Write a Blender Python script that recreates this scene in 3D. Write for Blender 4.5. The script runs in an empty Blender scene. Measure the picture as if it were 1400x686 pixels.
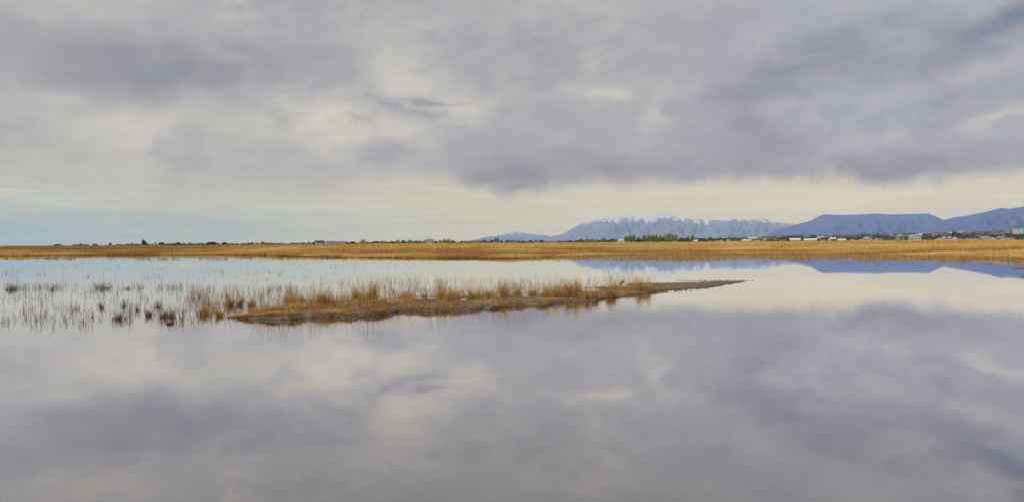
import bpy, math, random
import numpy as np
from mathutils import Matrix, Vector

random.seed(7)
rng = np.random.default_rng(11)
sc = bpy.context.scene
COL = sc.collection
F = 1089.0                 # focal length in photograph pixels (1400 wide)
HC = 2.2                   # eye height above the water
R = math.radians

# ------------------------------------------------------------------ camera
cam_d = bpy.data.cameras.new('camera')
cam = bpy.data.objects.new('camera', cam_d)
COL.objects.link(cam)
cam_d.sensor_width = 36.0
cam_d.lens = 36.0 * F / 1400.0
cam_d.clip_start = 0.1
cam_d.clip_end = 200000.0
PITCH, ROLL = math.atan(7.7 / F), R(-0.31)
RM = Matrix.Rotation(R(90) - PITCH, 3, 'X') @ Matrix.Rotation(ROLL, 3, 'Z')
cam.matrix_world = Matrix.Translation((0, 0, HC)) @ RM.to_4x4()
sc.camera = cam
RN = np.array(RM)


def ray(x, y):
    v = RN @ np.array([(x - 700.0) / F, -(y - 343.0) / F, -1.0])
    return v / np.linalg.norm(v)


def gp(x, y, z=0.0):
    """point of the level z seen at photograph position (x, y)"""
    v = ray(x, y)
    k = (z - HC) / v[2]
    return np.array([v[0] * k, v[1] * k, z])


def gpv(xs, ys):
    xs = np.asarray(xs, float); ys = np.asarray(ys, float)
    v = np.stack([(xs - 700.0) / F, -(ys - 343.0) / F, -np.ones_like(xs)], -1) @ RN.T
    k = -HC / v[:, 2]
    return np.stack([v[:, 0] * k, v[:, 1] * k, np.zeros_like(xs)], -1)


def az_of(x):
    v = ray(x, 334.0)
    return math.atan2(v[0], v[1])


def uv_of(x, y):
    v = ray(x, y)
    return math.atan2(v[0], v[1]) * F, math.asin(v[2]) * F


def at_r(x, r, z=0.0):
    a = az_of(x)
    return np.array([math.sin(a) * r, math.cos(a) * r, z])


def elev_z(x, y, r):
    """height of a thing at ground distance r whose top shows at (x, y)"""
    v = ray(x, y)
    return HC + r * v[2] / math.hypot(v[0], v[1])


# ------------------------------------------------------------------ numpy value noise
_T = rng.random((64, 64))


def vnoise(x, y):
    x = np.asarray(x, float); y = np.asarray(y, float)
    xi = np.floor(x).astype(int); yi = np.floor(y).astype(int)
    fx = x - xi; fy = y - yi
    fx = fx * fx * (3 - 2 * fx); fy = fy * fy * (3 - 2 * fy)
    a = _T[xi % 64, yi % 64]; b = _T[(xi + 1) % 64, yi % 64]
    c = _T[xi % 64, (yi + 1) % 64]; d = _T[(xi + 1) % 64, (yi + 1) % 64]
    return (a * (1 - fx) + b * fx) * (1 - fy) + (c * (1 - fx) + d * fx) * fy


def fbm(x, y, o=5, g=0.5):
    s = 0; a = 1; n = 0
    for i in range(o):
        s = s + a * vnoise(x * 2 ** i + 17.3 * i, y * 2 ** i + 9.1 * i)
        n += a; a *= g
    return s / n


def sst(a, b, x):
    t = np.clip((x - a) / (b - a), 0, 1)
    return t * t * (3 - 2 * t)


# ------------------------------------------------------------------ linking helpers
def tag(o, label=None, cat=None, group=None, kind=None):
    if label: o['label'] = label
    if cat: o['category'] = cat
    if group: o['group'] = group
    if kind: o['kind'] = kind
    return o


def link(name, me, parent=None, loc=None):
    o = bpy.data.objects.new(name, me)
    COL.objects.link(o)
    if parent: o.parent = parent
    if loc is not None: o.location = loc
    return o


def mesh_np(name, V, faces_n, k, mat, attrs=None, smooth=False):
    """V (n,3); faces_n (m,k) index array"""
    me = bpy.data.meshes.new(name)
    V = np.ascontiguousarray(V, dtype=np.float32)
    faces_n = np.ascontiguousarray(faces_n, dtype=np.int32)
    m = len(faces_n)
    me.vertices.add(len(V)); me.vertices.foreach_set('co', V.ravel())
    me.loops.add(m * k); me.loops.foreach_set('vertex_index', faces_n.ravel())
    me.polygons.add(m)
    me.polygons.foreach_set('loop_start', np.arange(0, m * k, k, dtype=np.int32))
    me.polygons.foreach_set('use_smooth', np.full(m, smooth))
    if attrs:
        for an, av in attrs.items():
            a = me.attributes.new(an, 'FLOAT', 'POINT')
            a.data.foreach_set('value', np.ascontiguousarray(av, dtype=np.float32))
    me.update(calc_edges=True)
    me.validate()
    if mat: me.materials.append(mat)
    return me


def mesh_py(name, V, Fs, mat, smooth=False):
    me = bpy.data.meshes.new(name)
    me.from_pydata([tuple(v) for v in V], [], Fs)
    me.update()
    if smooth: me.polygons.foreach_set('use_smooth', [True] * len(me.polygons))
    if mat: me.materials.append(mat)
    return me


# ------------------------------------------------------------------ materials
def new_mat(name):
    m = bpy.data.materials.new(name)
    m.use_nodes = True
    nt = m.node_tree
    nt.nodes.clear()
    out = nt.nodes.new('ShaderNodeOutputMaterial')
    return m, nt, out


class NT:
    def __init__(s, nt): s.nt = nt

    def n(s, t, **kw):
        nd = s.nt.nodes.new(t)
        for k, v in kw.items():
            setattr(nd, k, v)
        return nd

    def l(s, a, b): s.nt.links.new(a, b)

    def setin(s, sock, v):
        if hasattr(v, 'is_output') or isinstance(v, bpy.types.NodeSocket):
            s.l(v, sock)
        else:
            sock.default_value = v

    def math(s, op, a, b=None, c=None, clamp=False):
        nd = s.n('ShaderNodeMath', operation=op, use_clamp=clamp)
        s.setin(nd.inputs[0], a)
        if b is not None: s.setin(nd.inputs[1], b)
        if c is not None: s.setin(nd.inputs[2], c)
        return nd.outputs[0]

    def vmath(s, op, a, b=None):
        nd = s.n('ShaderNodeVectorMath', operation=op)
        s.setin(nd.inputs[0], a)
        if b is not None: s.setin(nd.inputs[1], b)
        return nd.outputs['Value'] if op in ('DOT_PRODUCT', 'LENGTH') else nd.outputs[0]

    def noise(s, vec, scale, detail=4, rough=0.5, out='Fac', dist=0.0):
        nd = s.n('ShaderNodeTexNoise')
        if vec is not None: s.l(vec, nd.inputs['Vector'])
        nd.inputs['Scale'].default_value = scale
        nd.inputs['Detail'].default_value = detail
        nd.inputs['Roughness'].default_value = rough
        nd.inputs['Distortion'].default_value = dist
        return nd.outputs[out]

    def ramp(s, fac, stops, interp='LINEAR'):
        nd = s.n('ShaderNodeValToRGB')
        s.l(fac, nd.inputs[0])
        cr = nd.color_ramp
        cr.interpolation = interp
        while len(cr.elements) < len(stops): cr.elements.new(0.5)
        for e, (p, c) in zip(cr.elements, stops):
            e.position = p
            e.color = (c[0], c[1], c[2], 1) if len(c) == 3 else c
        return nd.outputs[0]

    def mix(s, fac, a, b, mode='MIX'):
        nd = s.n('ShaderNodeMix', data_type='RGBA', blend_type=mode)
        s.setin(nd.inputs[0], fac)
        for i, v in ((6, a), (7, b)):
            if isinstance(v, tuple): v = (v[0], v[1], v[2], 1)
            s.setin(nd.inputs[i], v)
        return nd.outputs[2]

    def maprange(s, v, a, b, c=0.0, d=1.0, smooth=False):
        nd = s.n('ShaderNodeMapRange')
        if smooth: nd.interpolation_type = 'SMOOTHSTEP'
        s.setin(nd.inputs[0], v)
        for i, q in zip((1, 2, 3, 4), (a, b, c, d)): nd.inputs[i].default_value = q
        return nd.outputs[0]

    def mapping(s, vec, loc=(0, 0, 0), rot=(0, 0, 0), scale=(1, 1, 1), vt='POINT'):
        nd = s.n('ShaderNodeMapping', vector_type=vt)
        s.l(vec, nd.inputs[0])
        nd.inputs['Location'].default_value = loc
        nd.inputs['Rotation'].default_value = rot
        nd.inputs['Scale'].default_value = scale
        return nd.outputs[0]


def g(c):  # sRGB 0..255 -> linear
    return tuple((x / 255 / 12.92) if x / 255 <= 0.04045 else ((x / 255 + 0.055) / 1.055) ** 2.4 for x in c)


# dry stems: the tone attribute picks straw colour, the along attribute the dark foot: wet brown plus painted-in shade
def stem_mat(name, straw, foot, foot_len=0.35, transl=0.25, patch=None):
    m, nt, out = new_mat(name)
    N = NT(nt)
    tone = N.n('ShaderNodeAttribute', attribute_name='tone').outputs['Fac']
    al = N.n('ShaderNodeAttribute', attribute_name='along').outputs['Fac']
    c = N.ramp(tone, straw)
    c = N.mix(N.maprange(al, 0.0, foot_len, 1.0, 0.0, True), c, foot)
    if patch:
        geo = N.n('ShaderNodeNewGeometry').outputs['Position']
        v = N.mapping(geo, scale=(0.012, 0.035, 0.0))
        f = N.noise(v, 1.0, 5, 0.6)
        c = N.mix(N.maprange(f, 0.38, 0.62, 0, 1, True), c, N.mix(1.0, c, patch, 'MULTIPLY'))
    d = N.n('ShaderNodeBsdfDiffuse'); N.l(c, d.inputs[0])
    t = N.n('ShaderNodeBsdfTranslucent'); N.l(c, t.inputs[0])
    mx = N.n('ShaderNodeMixShader'); mx.inputs[0].default_value = transl
    N.l(d.outputs[0], mx.inputs[1]); N.l(t.outputs[0], mx.inputs[2])
    N.l(mx.outputs[0], out.inputs[0])
    return m


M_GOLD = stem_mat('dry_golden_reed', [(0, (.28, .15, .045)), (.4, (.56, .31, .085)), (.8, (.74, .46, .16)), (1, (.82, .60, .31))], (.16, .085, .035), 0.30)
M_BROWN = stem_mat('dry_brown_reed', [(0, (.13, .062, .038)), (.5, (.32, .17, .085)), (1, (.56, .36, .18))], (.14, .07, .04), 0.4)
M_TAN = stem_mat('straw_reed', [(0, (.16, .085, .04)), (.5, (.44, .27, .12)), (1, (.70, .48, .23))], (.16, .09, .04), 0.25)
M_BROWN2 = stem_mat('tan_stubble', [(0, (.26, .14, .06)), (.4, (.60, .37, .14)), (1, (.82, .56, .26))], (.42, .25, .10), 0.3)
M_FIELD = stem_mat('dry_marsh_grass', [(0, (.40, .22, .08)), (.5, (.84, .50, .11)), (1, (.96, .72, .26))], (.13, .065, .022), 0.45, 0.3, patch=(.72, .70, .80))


def flat_mat(name, col, rough=0.9, noise=None, scale=1.0, spec=0.2):
    m, nt, out = new_mat(name)
    N = NT(nt)
    b = N.n('ShaderNodeBsdfPrincipled')
    b.inputs['Roughness'].default_value = rough
    b.inputs['Specular IOR Level'].default_value = spec
    if noise:
        geo = N.n('ShaderNodeNewGeometry').outputs['Position']
        f = N.noise(geo, scale, 4, 0.6)
        N.l(N.mix(N.maprange(f, .35, .65), col, noise), b.inputs['Base Color'])
    else:
        b.inputs['Base Color'].default_value = (*col, 1)
    N.l(b.outputs[0], out.inputs[0])
    return m


# ------------------------------------------------------------------ ground
SHX = [(-600, 350), (0, 349.3), (100, 348.6), (200, 347.6), (300, 347.6), (350, 348.2), (400, 349.6), (450, 350.6), (520, 351.3), (600, 352.2), (700, 352.8),
       (760, 350.6), (850, 348.4), (960, 347.2), (1100, 347.0), (1200, 348.2), (1280, 350.6), (1400, 353.4)]
_sa, _sr = [-math.pi, R(-125), R(-90), R(-60), R(-45)], [7, 30, 110, 190, 215]
for _x, _y in SHX[1:]:
    p = gp(_x, _y)
    _sa.append(math.atan2(p[0], p[1])); _sr.append(math.hypot(p[0], p[1]))
_sa += [R(45), R(60), R(90), R(125), math.pi]; _sr += [98, 85, 60, 25, 7]
_sa, _sr = np.array(_sa), np.array(_sr)


def shore(a):
    a = np.asarray(a, float)
    s = np.interp(a, _sa, _sr)
    w = (vnoise(a * 60 + 40, a * 0 + 3.3) - .5) * 0.035 + (vnoise(a * 260 + 80, a * 0 + 7.7) - .5) * 0.015
    return s * (1 + w)


_AF = np.array([-math.pi, az_of(780), az_of(900), az_of(1000), az_of(1100), az_of(1400), R(70), math.pi])
_AV = np.array([0.05, 0.05, .28, .55, .78, 1.0, 1.0, .1])


def ground_z(r, a):
    s = shore(a)
    d = r - s
    z = np.where(d < 0, np.maximum(d * 0.08, -0.5), 0.12 * sst(0, 2, d))
    # dry land rising gently behind the reeds
    z = z + 3.0 * sst(0, 1, np.clip(d, 0, None) / 520.0) * (0.85 + 0.15 * vnoise(a * 25 + 20, r * .004))
    f = np.interp(a, _AF, _AV)
    z = z + f * 0.0150 * np.clip(np.minimum(r, 5200) - 1350, 0, None) + f * 0.012 * np.clip(r - 5200, 0, None)
    z = z + (fbm(a * 30 + 50, np.log(np.maximum(r, 1)) * 4) - .5) * 0.0018 * np.clip(r - 900, 0, 6000)
    return z


def build_ground():
    azs = np.concatenate([np.linspace(-180, -50, 50, endpoint=False), np.linspace(-50, 50, 801), np.linspace(50, 180, 51)[1:-1]])
    azs = np.radians(azs)
    ds = np.array([-1e9, -60, -25, -8, -3, -1, 0, .7, 2, 5, 12, 25, 45, 80, 120, 180, 260, 360, 460, 560, 700, 900, 1200, 1400, 1800, 2300, 3000, 4000, 5200, 7000, 10000, 14000, 20000, 28000, 35500])
    na, nd = len(azs), len(ds)
    V = np.zeros((na, nd, 3))
    for j, dd in enumerate(ds):
        s = shore(azs)
        r = np.maximum(s + dd, 0.3 + 0.2 * j) if j < 6 else s + dd
        V[:, j, 0] = np.sin(azs) * r; V[:, j, 1] = np.cos(azs) * r
        V[:, j, 2] = ground_z(r, azs)
    idx = np.arange(na * nd).reshape(na, nd)
    a = idx; b = np.roll(idx, -1, axis=0)
    q = np.stack([a[:, :-1], a[:, 1:], b[:, 1:], b[:, :-1]], -1).reshape(-1, 4)
    V = np.concatenate([V.reshape(-1, 3), [[0, 0, -0.5]]])
    m, nt, out = new_mat('marsh_soil')
    N = NT(nt)
    geo = N.n('ShaderNodeNewGeometry').outputs['Position']
    b_ = N.n('ShaderNodeBsdfDiffuse')
    f1 = N.noise(N.mapping(geo, scale=(.01, .02, 0)), 1, 6, .6)
    f2 = N.noise(geo, 1.5, 4, .6)
    c = N.mix(N.maprange(f1, .35, .65), (.36, .22, .07), (.26, .18, .075))
    c = N.mix(N.maprange(f2, .3, .7, 0, .5), c, (.15, .10, .045))
    # farther off the ground is spring pasture and farmland
    dist = N.vmath('LENGTH', geo)
    f3 = N.noise(N.mapping(geo, scale=(.0025, .0025, 0)), 1, 4, .6)
    far = N.mix(N.maprange(f3, .4, .6), (.10, .12, .045), (.20, .16, .085))
    c = N.mix(N.maprange(dist, 760, 1000, 0, 1, True), c, far)
    N.l(c, b_.inputs[0]); N.l(b_.outputs[0], out.inputs[0])
    me = mesh_np('ground', V, q, 4, m)
    o = link('ground', me)
    tag(o, kind='structure')


build_ground()


# ------------------------------------------------------------------ water
def build_water():
    m, nt, out = new_mat('still_water')
    N = NT(nt)
    geo = N.n('ShaderNodeNewGeometry').outputs['Position']
    # faint breeze: long low ripples, glassy in the sheltered parts
    calm = N.noise(N.mapping(geo, scale=(.02, .06, 0)), 1, 3, .5)
    n1 = N.noise(N.mapping(geo, scale=(.9, 2.4, 0)), 1, 3, .55)
    n2 = N.noise(N.mapping(geo, scale=(5, 11, 0)), 1, 2, .5)
    h = N.math('ADD', N.math('MULTIPLY', n1, 1.0), N.math('MULTIPLY', n2, .12))
    h = N.math('MULTIPLY', h, N.maprange(calm, .35, .7, .35, 1.0, True))
    bp = N.n('ShaderNodeBump')
    bp.inputs['Strength'].default_value = 1.0
    bp.inputs['Distance'].default_value = 0.0008
    N.l(h, bp.inputs['Height'])
    gl = N.n('ShaderNodeBsdfGlossy')
    gl.inputs['Color'].default_value = (.98, .975, .985, 1)
    gl.inputs['Roughness'].default_value = 0.004
    N.l(bp.outputs[0], gl.inputs['Normal'])
    df = N.n('ShaderNodeBsdfDiffuse')
    mud = N.mix(N.maprange(N.noise(geo, .35, 4, .6), .35, .65), (.075, .062, .055), (.11, .092, .078))
    N.l(mud, df.inputs[0])
    gm = N.n('ShaderNodeNewGeometry')
    cth = N.math('ABSOLUTE', N.vmath('DOT_PRODUCT', gm.outputs['Incoming'], bp.outputs[0]))
    # mirror share falls off as the view steepens over the silty bottom
    refl = N.math('MAXIMUM', N.math('EXPONENT', N.math('MULTIPLY', N.math('POWER', cth, 2.0), -8.5)), .04)
    mx = N.n('ShaderNodeMixShader')
    N.l(refl, mx.inputs[0]); N.l(df.outputs[0], mx.inputs[1]); N.l(gl.outputs[0], mx.inputs[2])
    N.l(mx.outputs[0], out.inputs[0])
    V = [(0, 0, 0)]; n = 128
    for i in range(n):
        a = 2 * math.pi * i / n
        V.append((math.sin(a) * 330, math.cos(a) * 330, 0))
    Fs = [(0, 1 + (i + 1) % n, 1 + i) for i in range(n)]
    me = mesh_py('water', V, Fs, m)
    tag(link('water', me), kind='structure')


build_water()


# ------------------------------------------------------------------ stems
def prisms(P, H, W, lean_az, lean, curve, tone, brk=None, sides=3, rings=4):
    """P (n,3) bases; H heights; W widths; lean_az direction; lean horizontal run / H; curve extra droop"""
    n = len(P)
    ts = np.linspace(0, 1, rings)
    ca, sa = np.cos(lean_az), np.sin(lean_az)
    V = np.zeros((n, rings * sides - (sides - 1), 3)); 
    tone_v = np.repeat(tone[:, None], V.shape[1], 1)
    along = np.zeros((n, V.shape[1]))
    ang0 = rng.random(n) * 6.28
    k = 0
    for i, t in enumerate(ts):
        run = H * (lean * t + curve * t * t)
        zz = H * (t - 0.35 * np.abs(curve) * t * t)
        if brk is not None:   # snapped stems: the upper part folds over and down
            tb = 0.55
            if t > tb:
                zz = np.where(brk > 0, H * (tb - (t - tb) * brk), zz)
                run = np.where(brk > 0, H * (lean * tb + (t - tb) * 1.0), run)
        cx = P[:, 0] + ca * run; cy = P[:, 1] + sa * run; cz = P[:, 2] + zz
        if i == rings - 1:
            V[:, k, 0] = cx; V[:, k, 1] = cy; V[:, k, 2] = cz; along[:, k] = 1; k += 1
        else:
            w = W * 0.5 * (1 - 0.55 * t)
            for s in range(sides):
                an = ang0 + s * 2 * math.pi / sides
                V[:, k, 0] = cx + np.cos(an) * w; V[:, k, 1] = cy + np.sin(an) * w; V[:, k, 2] = cz
                along[:, k] = t; k += 1
    nv = V.shape[1]
    tri = []
    for i in range(rings - 2):
        for s in range(sides):
            a = i * sides + s; b = i * sides + (s + 1) % sides
            c = a + sides; d = b + sides
            tri += [(a, b, d), (a, d, c)]
    i = rings - 2
    for s in range(sides):
        tri.append((i * sides + s, i * sides + (s + 1) % sides, nv - 1))
    tri = np.array(tri)
    Fc = (tri[None] + (np.arange(n) * nv)[:, None, None]).reshape(-1, 3)
    return V.reshape(-1, 3), Fc, tone_v.ravel(), along.ravel()


def blades(P, H, W, ang, leanx, leany, tone):
    """flat grass blades, one bent quad + tip each"""
    n = len(P)
    dx, dy = np.cos(ang) * W * .5, np.sin(ang) * W * .5
    V = np.zeros((n, 5, 3))
    for i, (t, s, w) in enumerate(((0, -1, 1), (0, 1, 1), (.55, 1, .8), (.55, -1, .8), (1, 0, 0))):
        V[:, i, 0] = P[:, 0] + dx * s * w + leanx * H * t ** 1.6
        V[:, i, 1] = P[:, 1] + dy * s * w + leany * H * t ** 1.6
        V[:, i, 2] = P[:, 2] + H * t
    tri = np.array([(0, 1, 2), (0, 2, 3), (3, 2, 4)])
    Fc = (tri[None] + (np.arange(n) * 5)[:, None, None]).reshape(-1, 3)
    al = np.tile(np.array([0, 0, .55, .55, 1.0]), n)
    return V.reshape(-1, 3), Fc, np.repeat(tone, 5), al


def stem_object(name, parts, mat, loc=None):
    Vs, Fs, ts, als = [], [], [], []
    off = 0
    for V, Fc, t, al in parts:
        Vs.append(V); Fs.append(Fc + off); ts.append(t); als.append(al); off += len(V)
    V = np.concatenate(Vs)
    if loc is not None: V = V - np.array(loc)[None]
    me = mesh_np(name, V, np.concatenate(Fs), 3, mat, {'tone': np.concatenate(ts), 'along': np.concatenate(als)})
    return link(name, me, loc=loc)


# ------------------------------------------------------------------ the reed field (nobody could count it)
def build_field():
    n = 620000
    a = rng.uniform(R(-46), R(46), n)
    u = rng.random(n)
    s = shore(a)
    # distance behind the shore: dense at the front, thinning to 620 m
    d = np.where(rng.random(n) < .42, 70 * u ** 1.3, 0)
    inv0, inv1 = 1 / (s + 10), 1 / 640.0
    d = np.where(d > 0, d, 1 / (inv0 + (inv1 - inv0) * u) - s)
    d = d + rng.normal(0, .6, n)
    keep = (d > -1.5)
    a, s, d = a[keep], s[keep], d[keep]
    r = s + d
    x, y = np.sin(a) * r, np.cos(a) * r
    z = np.maximum(ground_z(r, a), -0.05)
    pat = fbm(a * 18 + 30, r * .03, 4)
    pat2 = fbm(x * .11 + 200, y * .11 + 90, 4)
    H = (0.42 + .75 * sst(0, 75, d)) * (0.55 + .9 * pat2) * (0.8 + .4 * pat)
    H = H * (.7 + .5 * rng.random(len(a)))
    W = 0.03 + r * .00050
    H = H * np.where(rng.random(len(a)) < .04, 1.35, 1.0)
    P = np.stack([x, y, z], -1)
    row = fbm(a * 7 + 11, np.log(r) * 22, 4)
    H = H * (.55 + .9 * row)
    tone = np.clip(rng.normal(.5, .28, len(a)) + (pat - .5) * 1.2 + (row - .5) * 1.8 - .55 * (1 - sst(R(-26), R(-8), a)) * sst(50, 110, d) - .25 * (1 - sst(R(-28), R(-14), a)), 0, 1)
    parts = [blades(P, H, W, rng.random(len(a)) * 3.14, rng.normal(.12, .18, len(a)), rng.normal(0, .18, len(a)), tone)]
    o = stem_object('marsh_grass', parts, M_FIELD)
    tag(o, 'wide field of golden dry marsh grass along the far shore', 'marsh grass', kind='stuff')


build_field()


# ------------------------------------------------------------------ thin reeds standing in the water before the far shore
def clumpy(n, xr, yr, dens, spread=6):
    """random ground points inside a photograph-shaped patch of water, gathered in clumps"""
    m = n * 8
    xs = rng.uniform(xr[0], xr[1], m); ys = rng.uniform(yr[0], yr[1], m)
    p = dens(xs, ys)
    k = rng.random(m) < p
    xs, ys = xs[k][:n], ys[k][:n]
    return gpv(xs, ys), xs, ys


def build_far_fringe():
    def dens(x, y):
        edge = np.interp(x, [700, 780, 860, 960, 1060, 1150, 1250, 1400], [353, 354, 354.5, 356, 356.5, 355, 355.5, 358.5])
        top = np.interp(x, [q[0] for q in SHX], [q[1] for q in SHX])
        f = np.clip((edge - y) / (edge - top + .01), 0, 1)
        c = fbm(x * .05, y * .9 + 31, 4)
        return ((f > 0) & (y > top - 1)) * (sst(.42, .58, c) * (.45 + .55 * f) + .9 * sst(.66, 1, f))
    P, xs, ys = clumpy(17000, (700, 1480), (345, 359), dens)
    n = len(P)
    W = np.full(n, .045); H = rng.uniform(.15, .55, n) * (.5 + vnoise(xs * .08, ys * 1.3))
    b1 = blades(P, H, W, rng.random(n) * 3.14, rng.normal(.1, .25, n), rng.normal(0, .25, n), np.clip(rng.normal(.35, .3, n), 0, 1))
    # left: a faint broken line of stubble off the shore
    def dens2(x, y):
        l = np.exp(-((y - 352.6 - (x > 330) * -1 - vnoise(x * .03, x * 0) * 1.2) / 1.0) ** 2)
        return l * sst(.42, .6, fbm(x * .12, y * 0 + 3, 3)) * .9 + .05 * (y < 356)
    P, xs, ys = clumpy(2400, (-60, 720), (349, 358), dens2)
    n = len(P)
    H = rng.uniform(.15, .5, n)
    b2 = blades(P, H, np.full(n, .032), rng.random(n) * 3.14, rng.normal(.05, .25, n), rng.normal(0, .25, n), rng.uniform(0, .4, n))
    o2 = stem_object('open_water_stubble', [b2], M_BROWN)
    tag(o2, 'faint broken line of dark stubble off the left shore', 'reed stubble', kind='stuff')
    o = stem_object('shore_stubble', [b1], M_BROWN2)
    tag(o, 'low broken stubble in the water just before the far shore', 'reed stubble', kind='stuff')


build_far_fringe()


BX0 = [300, 340, 400, 450, 520, 600, 680, 760, 800, 850, 890, 940]
BY0 = [436, 429, 418, 413, 409, 405, 404, 400, 396, 391, 388, 386]


def build_water_stems():
    parts = []; gold = []

    def go2(*a):
        k = len(parts); go(*a); gold.append(parts.pop(k))

    def go(n, xr, yr, dens, hmin, hmax, w, tlo, thi, brk=.12):
        P, xs, ys = clumpy(n, xr, yr, dens)
        m = len(P)
        H = rng.uniform(hmin, hmax, m) ** 1.0
        b = np.where(rng.random(m) < brk, rng.uniform(.2, 1.1, m), 0)
        tone = rng.uniform(tlo, thi, m)
        P[:, 2] = -.02
        parts.append(prisms(P, H, np.full(m, w) * rng.uniform(.6, 1.3, m), rng.random(m) * 6.28, np.abs(rng.normal(0, .22, m)), rng.normal(0, .22, m), tone, b))

    # broad sparse marsh left of and behind the mud bank
    def d1(x, y):
        c = fbm(x * .05 + 5, y * .16 + 8, 5)
        left = sst(.50, .62, c)
        edge = np.interp(x, [-50, 60, 150, 300, 420], [447, 448, 448, 440, 425])
        return (y < edge) * (left * (.35 + .5 * sst(340, 200, 0 * x + 300 - x * 0)) + .04) * (.25 + .75 * sst(368, 400, y))
    go(1050, (-60, 430), (362, 450), d1, .08, .44, .013, 0, .6, .28)
    # row of denser stems at mid distance (y about 392)
    def d2(x, y):
        return np.exp(-((y - 393) / 3.5) ** 2) * (sst(.52, .66, fbm(x * .07, y * .1, 3)) + .15)
    go(620, (-50, 420), (384, 402), d2, .12, .42, .013, 0, .6)
    # tangle along the back edge of the bank
    def d4(x, y):
        b = np.interp(x, BX0, BY0)
        return np.exp(-((y - b) / 3.2) ** 2) * (sst(.42, .60, fbm(x * .045 + 2, y * .05, 4)) * .95 + .05) * np.interp(x, [330, 470, 860, 900], [.35, 1, 1, .1])
    go2(2300, (330, 900), (380, 432), d4, .12, .62, .0115, .25, 1.0, .15)
    go2(330, (255, 430), (398, 436), lambda x, y: sst(.5, .64, fbm(x * .06 + 9, y * .1, 4)) * (y < np.interp(x, BX0, BY0) + 3), .12, .5, .012, .2, .9)
    # behind the bank
    def d3(x, y):
        c = fbm(x * .06 + 9, y * .25, 4)
        b = np.interp(x, [250, 330, 430, 520, 620, 700, 800, 860], [428, 420, 408, 402, 402, 400, 394, 390])
        return (y < b + 5) * (y > b - 22) * (sst(.42, .66, c) + .08)
    go2(1900, (250, 870), (372, 432), d3, .12, .58, .012, .1, 1.0)
    go2(800, (560, 860), (390, 409), lambda x, y: 1.0 + 0 * x, .1, .4, .010, .1, .9)
    # thin scatter even farther
    go(500, (-60, 560), (356, 380), lambda x, y: sst(.5, .7, fbm(x * .05, y * .3 + 44, 3)) + .05, .10, .35, .018, 0, .4)
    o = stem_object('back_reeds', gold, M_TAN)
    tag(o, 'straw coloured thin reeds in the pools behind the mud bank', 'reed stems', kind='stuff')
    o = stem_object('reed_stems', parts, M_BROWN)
    tag(o, 'thin brown reed stems scattered through the shallow water on the left', 'reed stems', kind='stuff')


build_water_stems()

# ------------------------------------------------------------------ mud bank
FRONT = [(300, 436), (315, 434), (340, 435.5), (395, 437), (450, 434), (490, 434), (512, 432.5), (530, 428.5), (545, 425.5), (570, 424.5), (590, 427), (640, 425), (660, 421), (675, 422), (700, 418),
         (745, 418), (755, 414), (780, 411.5), (810, 411.5), (830, 406), (845, 406), (860, 403), (880, 401), (900, 397), (920, 394.5), (967, 392), (990, 388), (1015, 384.2), (1022, 383.8)]
BACK = [(300, 436), (315, 433), (340, 428), (375, 422), (400, 417), (430, 414), (450, 412), (480, 410), (520, 408), (560, 405), (600, 404), (640, 402), (680, 402), (720, 399), (760, 396),
        (800, 392), (850, 388.3), (890, 386.3), (940, 385.8), (980, 383.7), (1015, 383.2), (1022, 383.8)]
FX, FY = np.array(FRONT).T
BX, BY = np.array(BACK).T


def bank_h(xs, ys):
    f = np.interp(xs, FX, FY); b = np.interp(xs, BX, BY)
    depth_m = 2400.0 / np.maximum(ys - 334, 20) ** 2          # metres of ground per photograph pixel
    df = (f - ys) * depth_m; db = (ys - b) * depth_m
    P = gpv(xs, ys)
    n = fbm(P[:, 0] * 1.1 + 60, P[:, 1] * .8 + 60, 5, .55) - .5
    df = df + (fbm(P[:, 0] * 1.6 + 33, P[:, 1] * .9 + 12, 5, .6) - .5) * 1.0
    n2 = fbm(P[:, 0] * 5 + 10, P[:, 1] * 5 + 10, 3) - .5
    n3 = fbm(P[:, 0] * .45 + 20, P[:, 1] * .3 + 70, 3) - .5
    h = np.minimum(sst(-.12, .18, df + n * .5), 1.0) * .15 * np.interp(xs, [300, 400, 700, 850, 900, 1022], [.6, 1, .85, .5, .6, .45])
    # low wet flats at the back with pools standing in them
    wet = np.interp(xs, [300, 420, 540, 600, 700, 860, 900, 1000], [.7, .6, 1.2, 2.4, 2.0, 1.8, .6, .5])
    back = sst(-.2, 2.4 * wet, db + n * 1.6 * wet)
    h = h * back + n * .05 + n2 * .035 + n3 * .06 - .022
    pool = sst(.47, .60, fbm(P[:, 0] * .8 + 5, P[:, 1] * 1.1 + 40, 4)) * sst(530, 580, xs) * (1 - sst(850, 885, xs)) * sst(.40, .75, (f - ys) / np.maximum(f - b, .5))
    h = h - pool * .20
    out = np.minimum(df, db)
    spit = sst(865, 900, xs)
    h = h + spit * ((fbm(P[:, 0] * 2.6 + 7, P[:, 1] * 1.0 + 3, 5, .7) - .5) * .22 - .012)
    h = h - sst(.25, -.9, out) * .2
    return P, h


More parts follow.
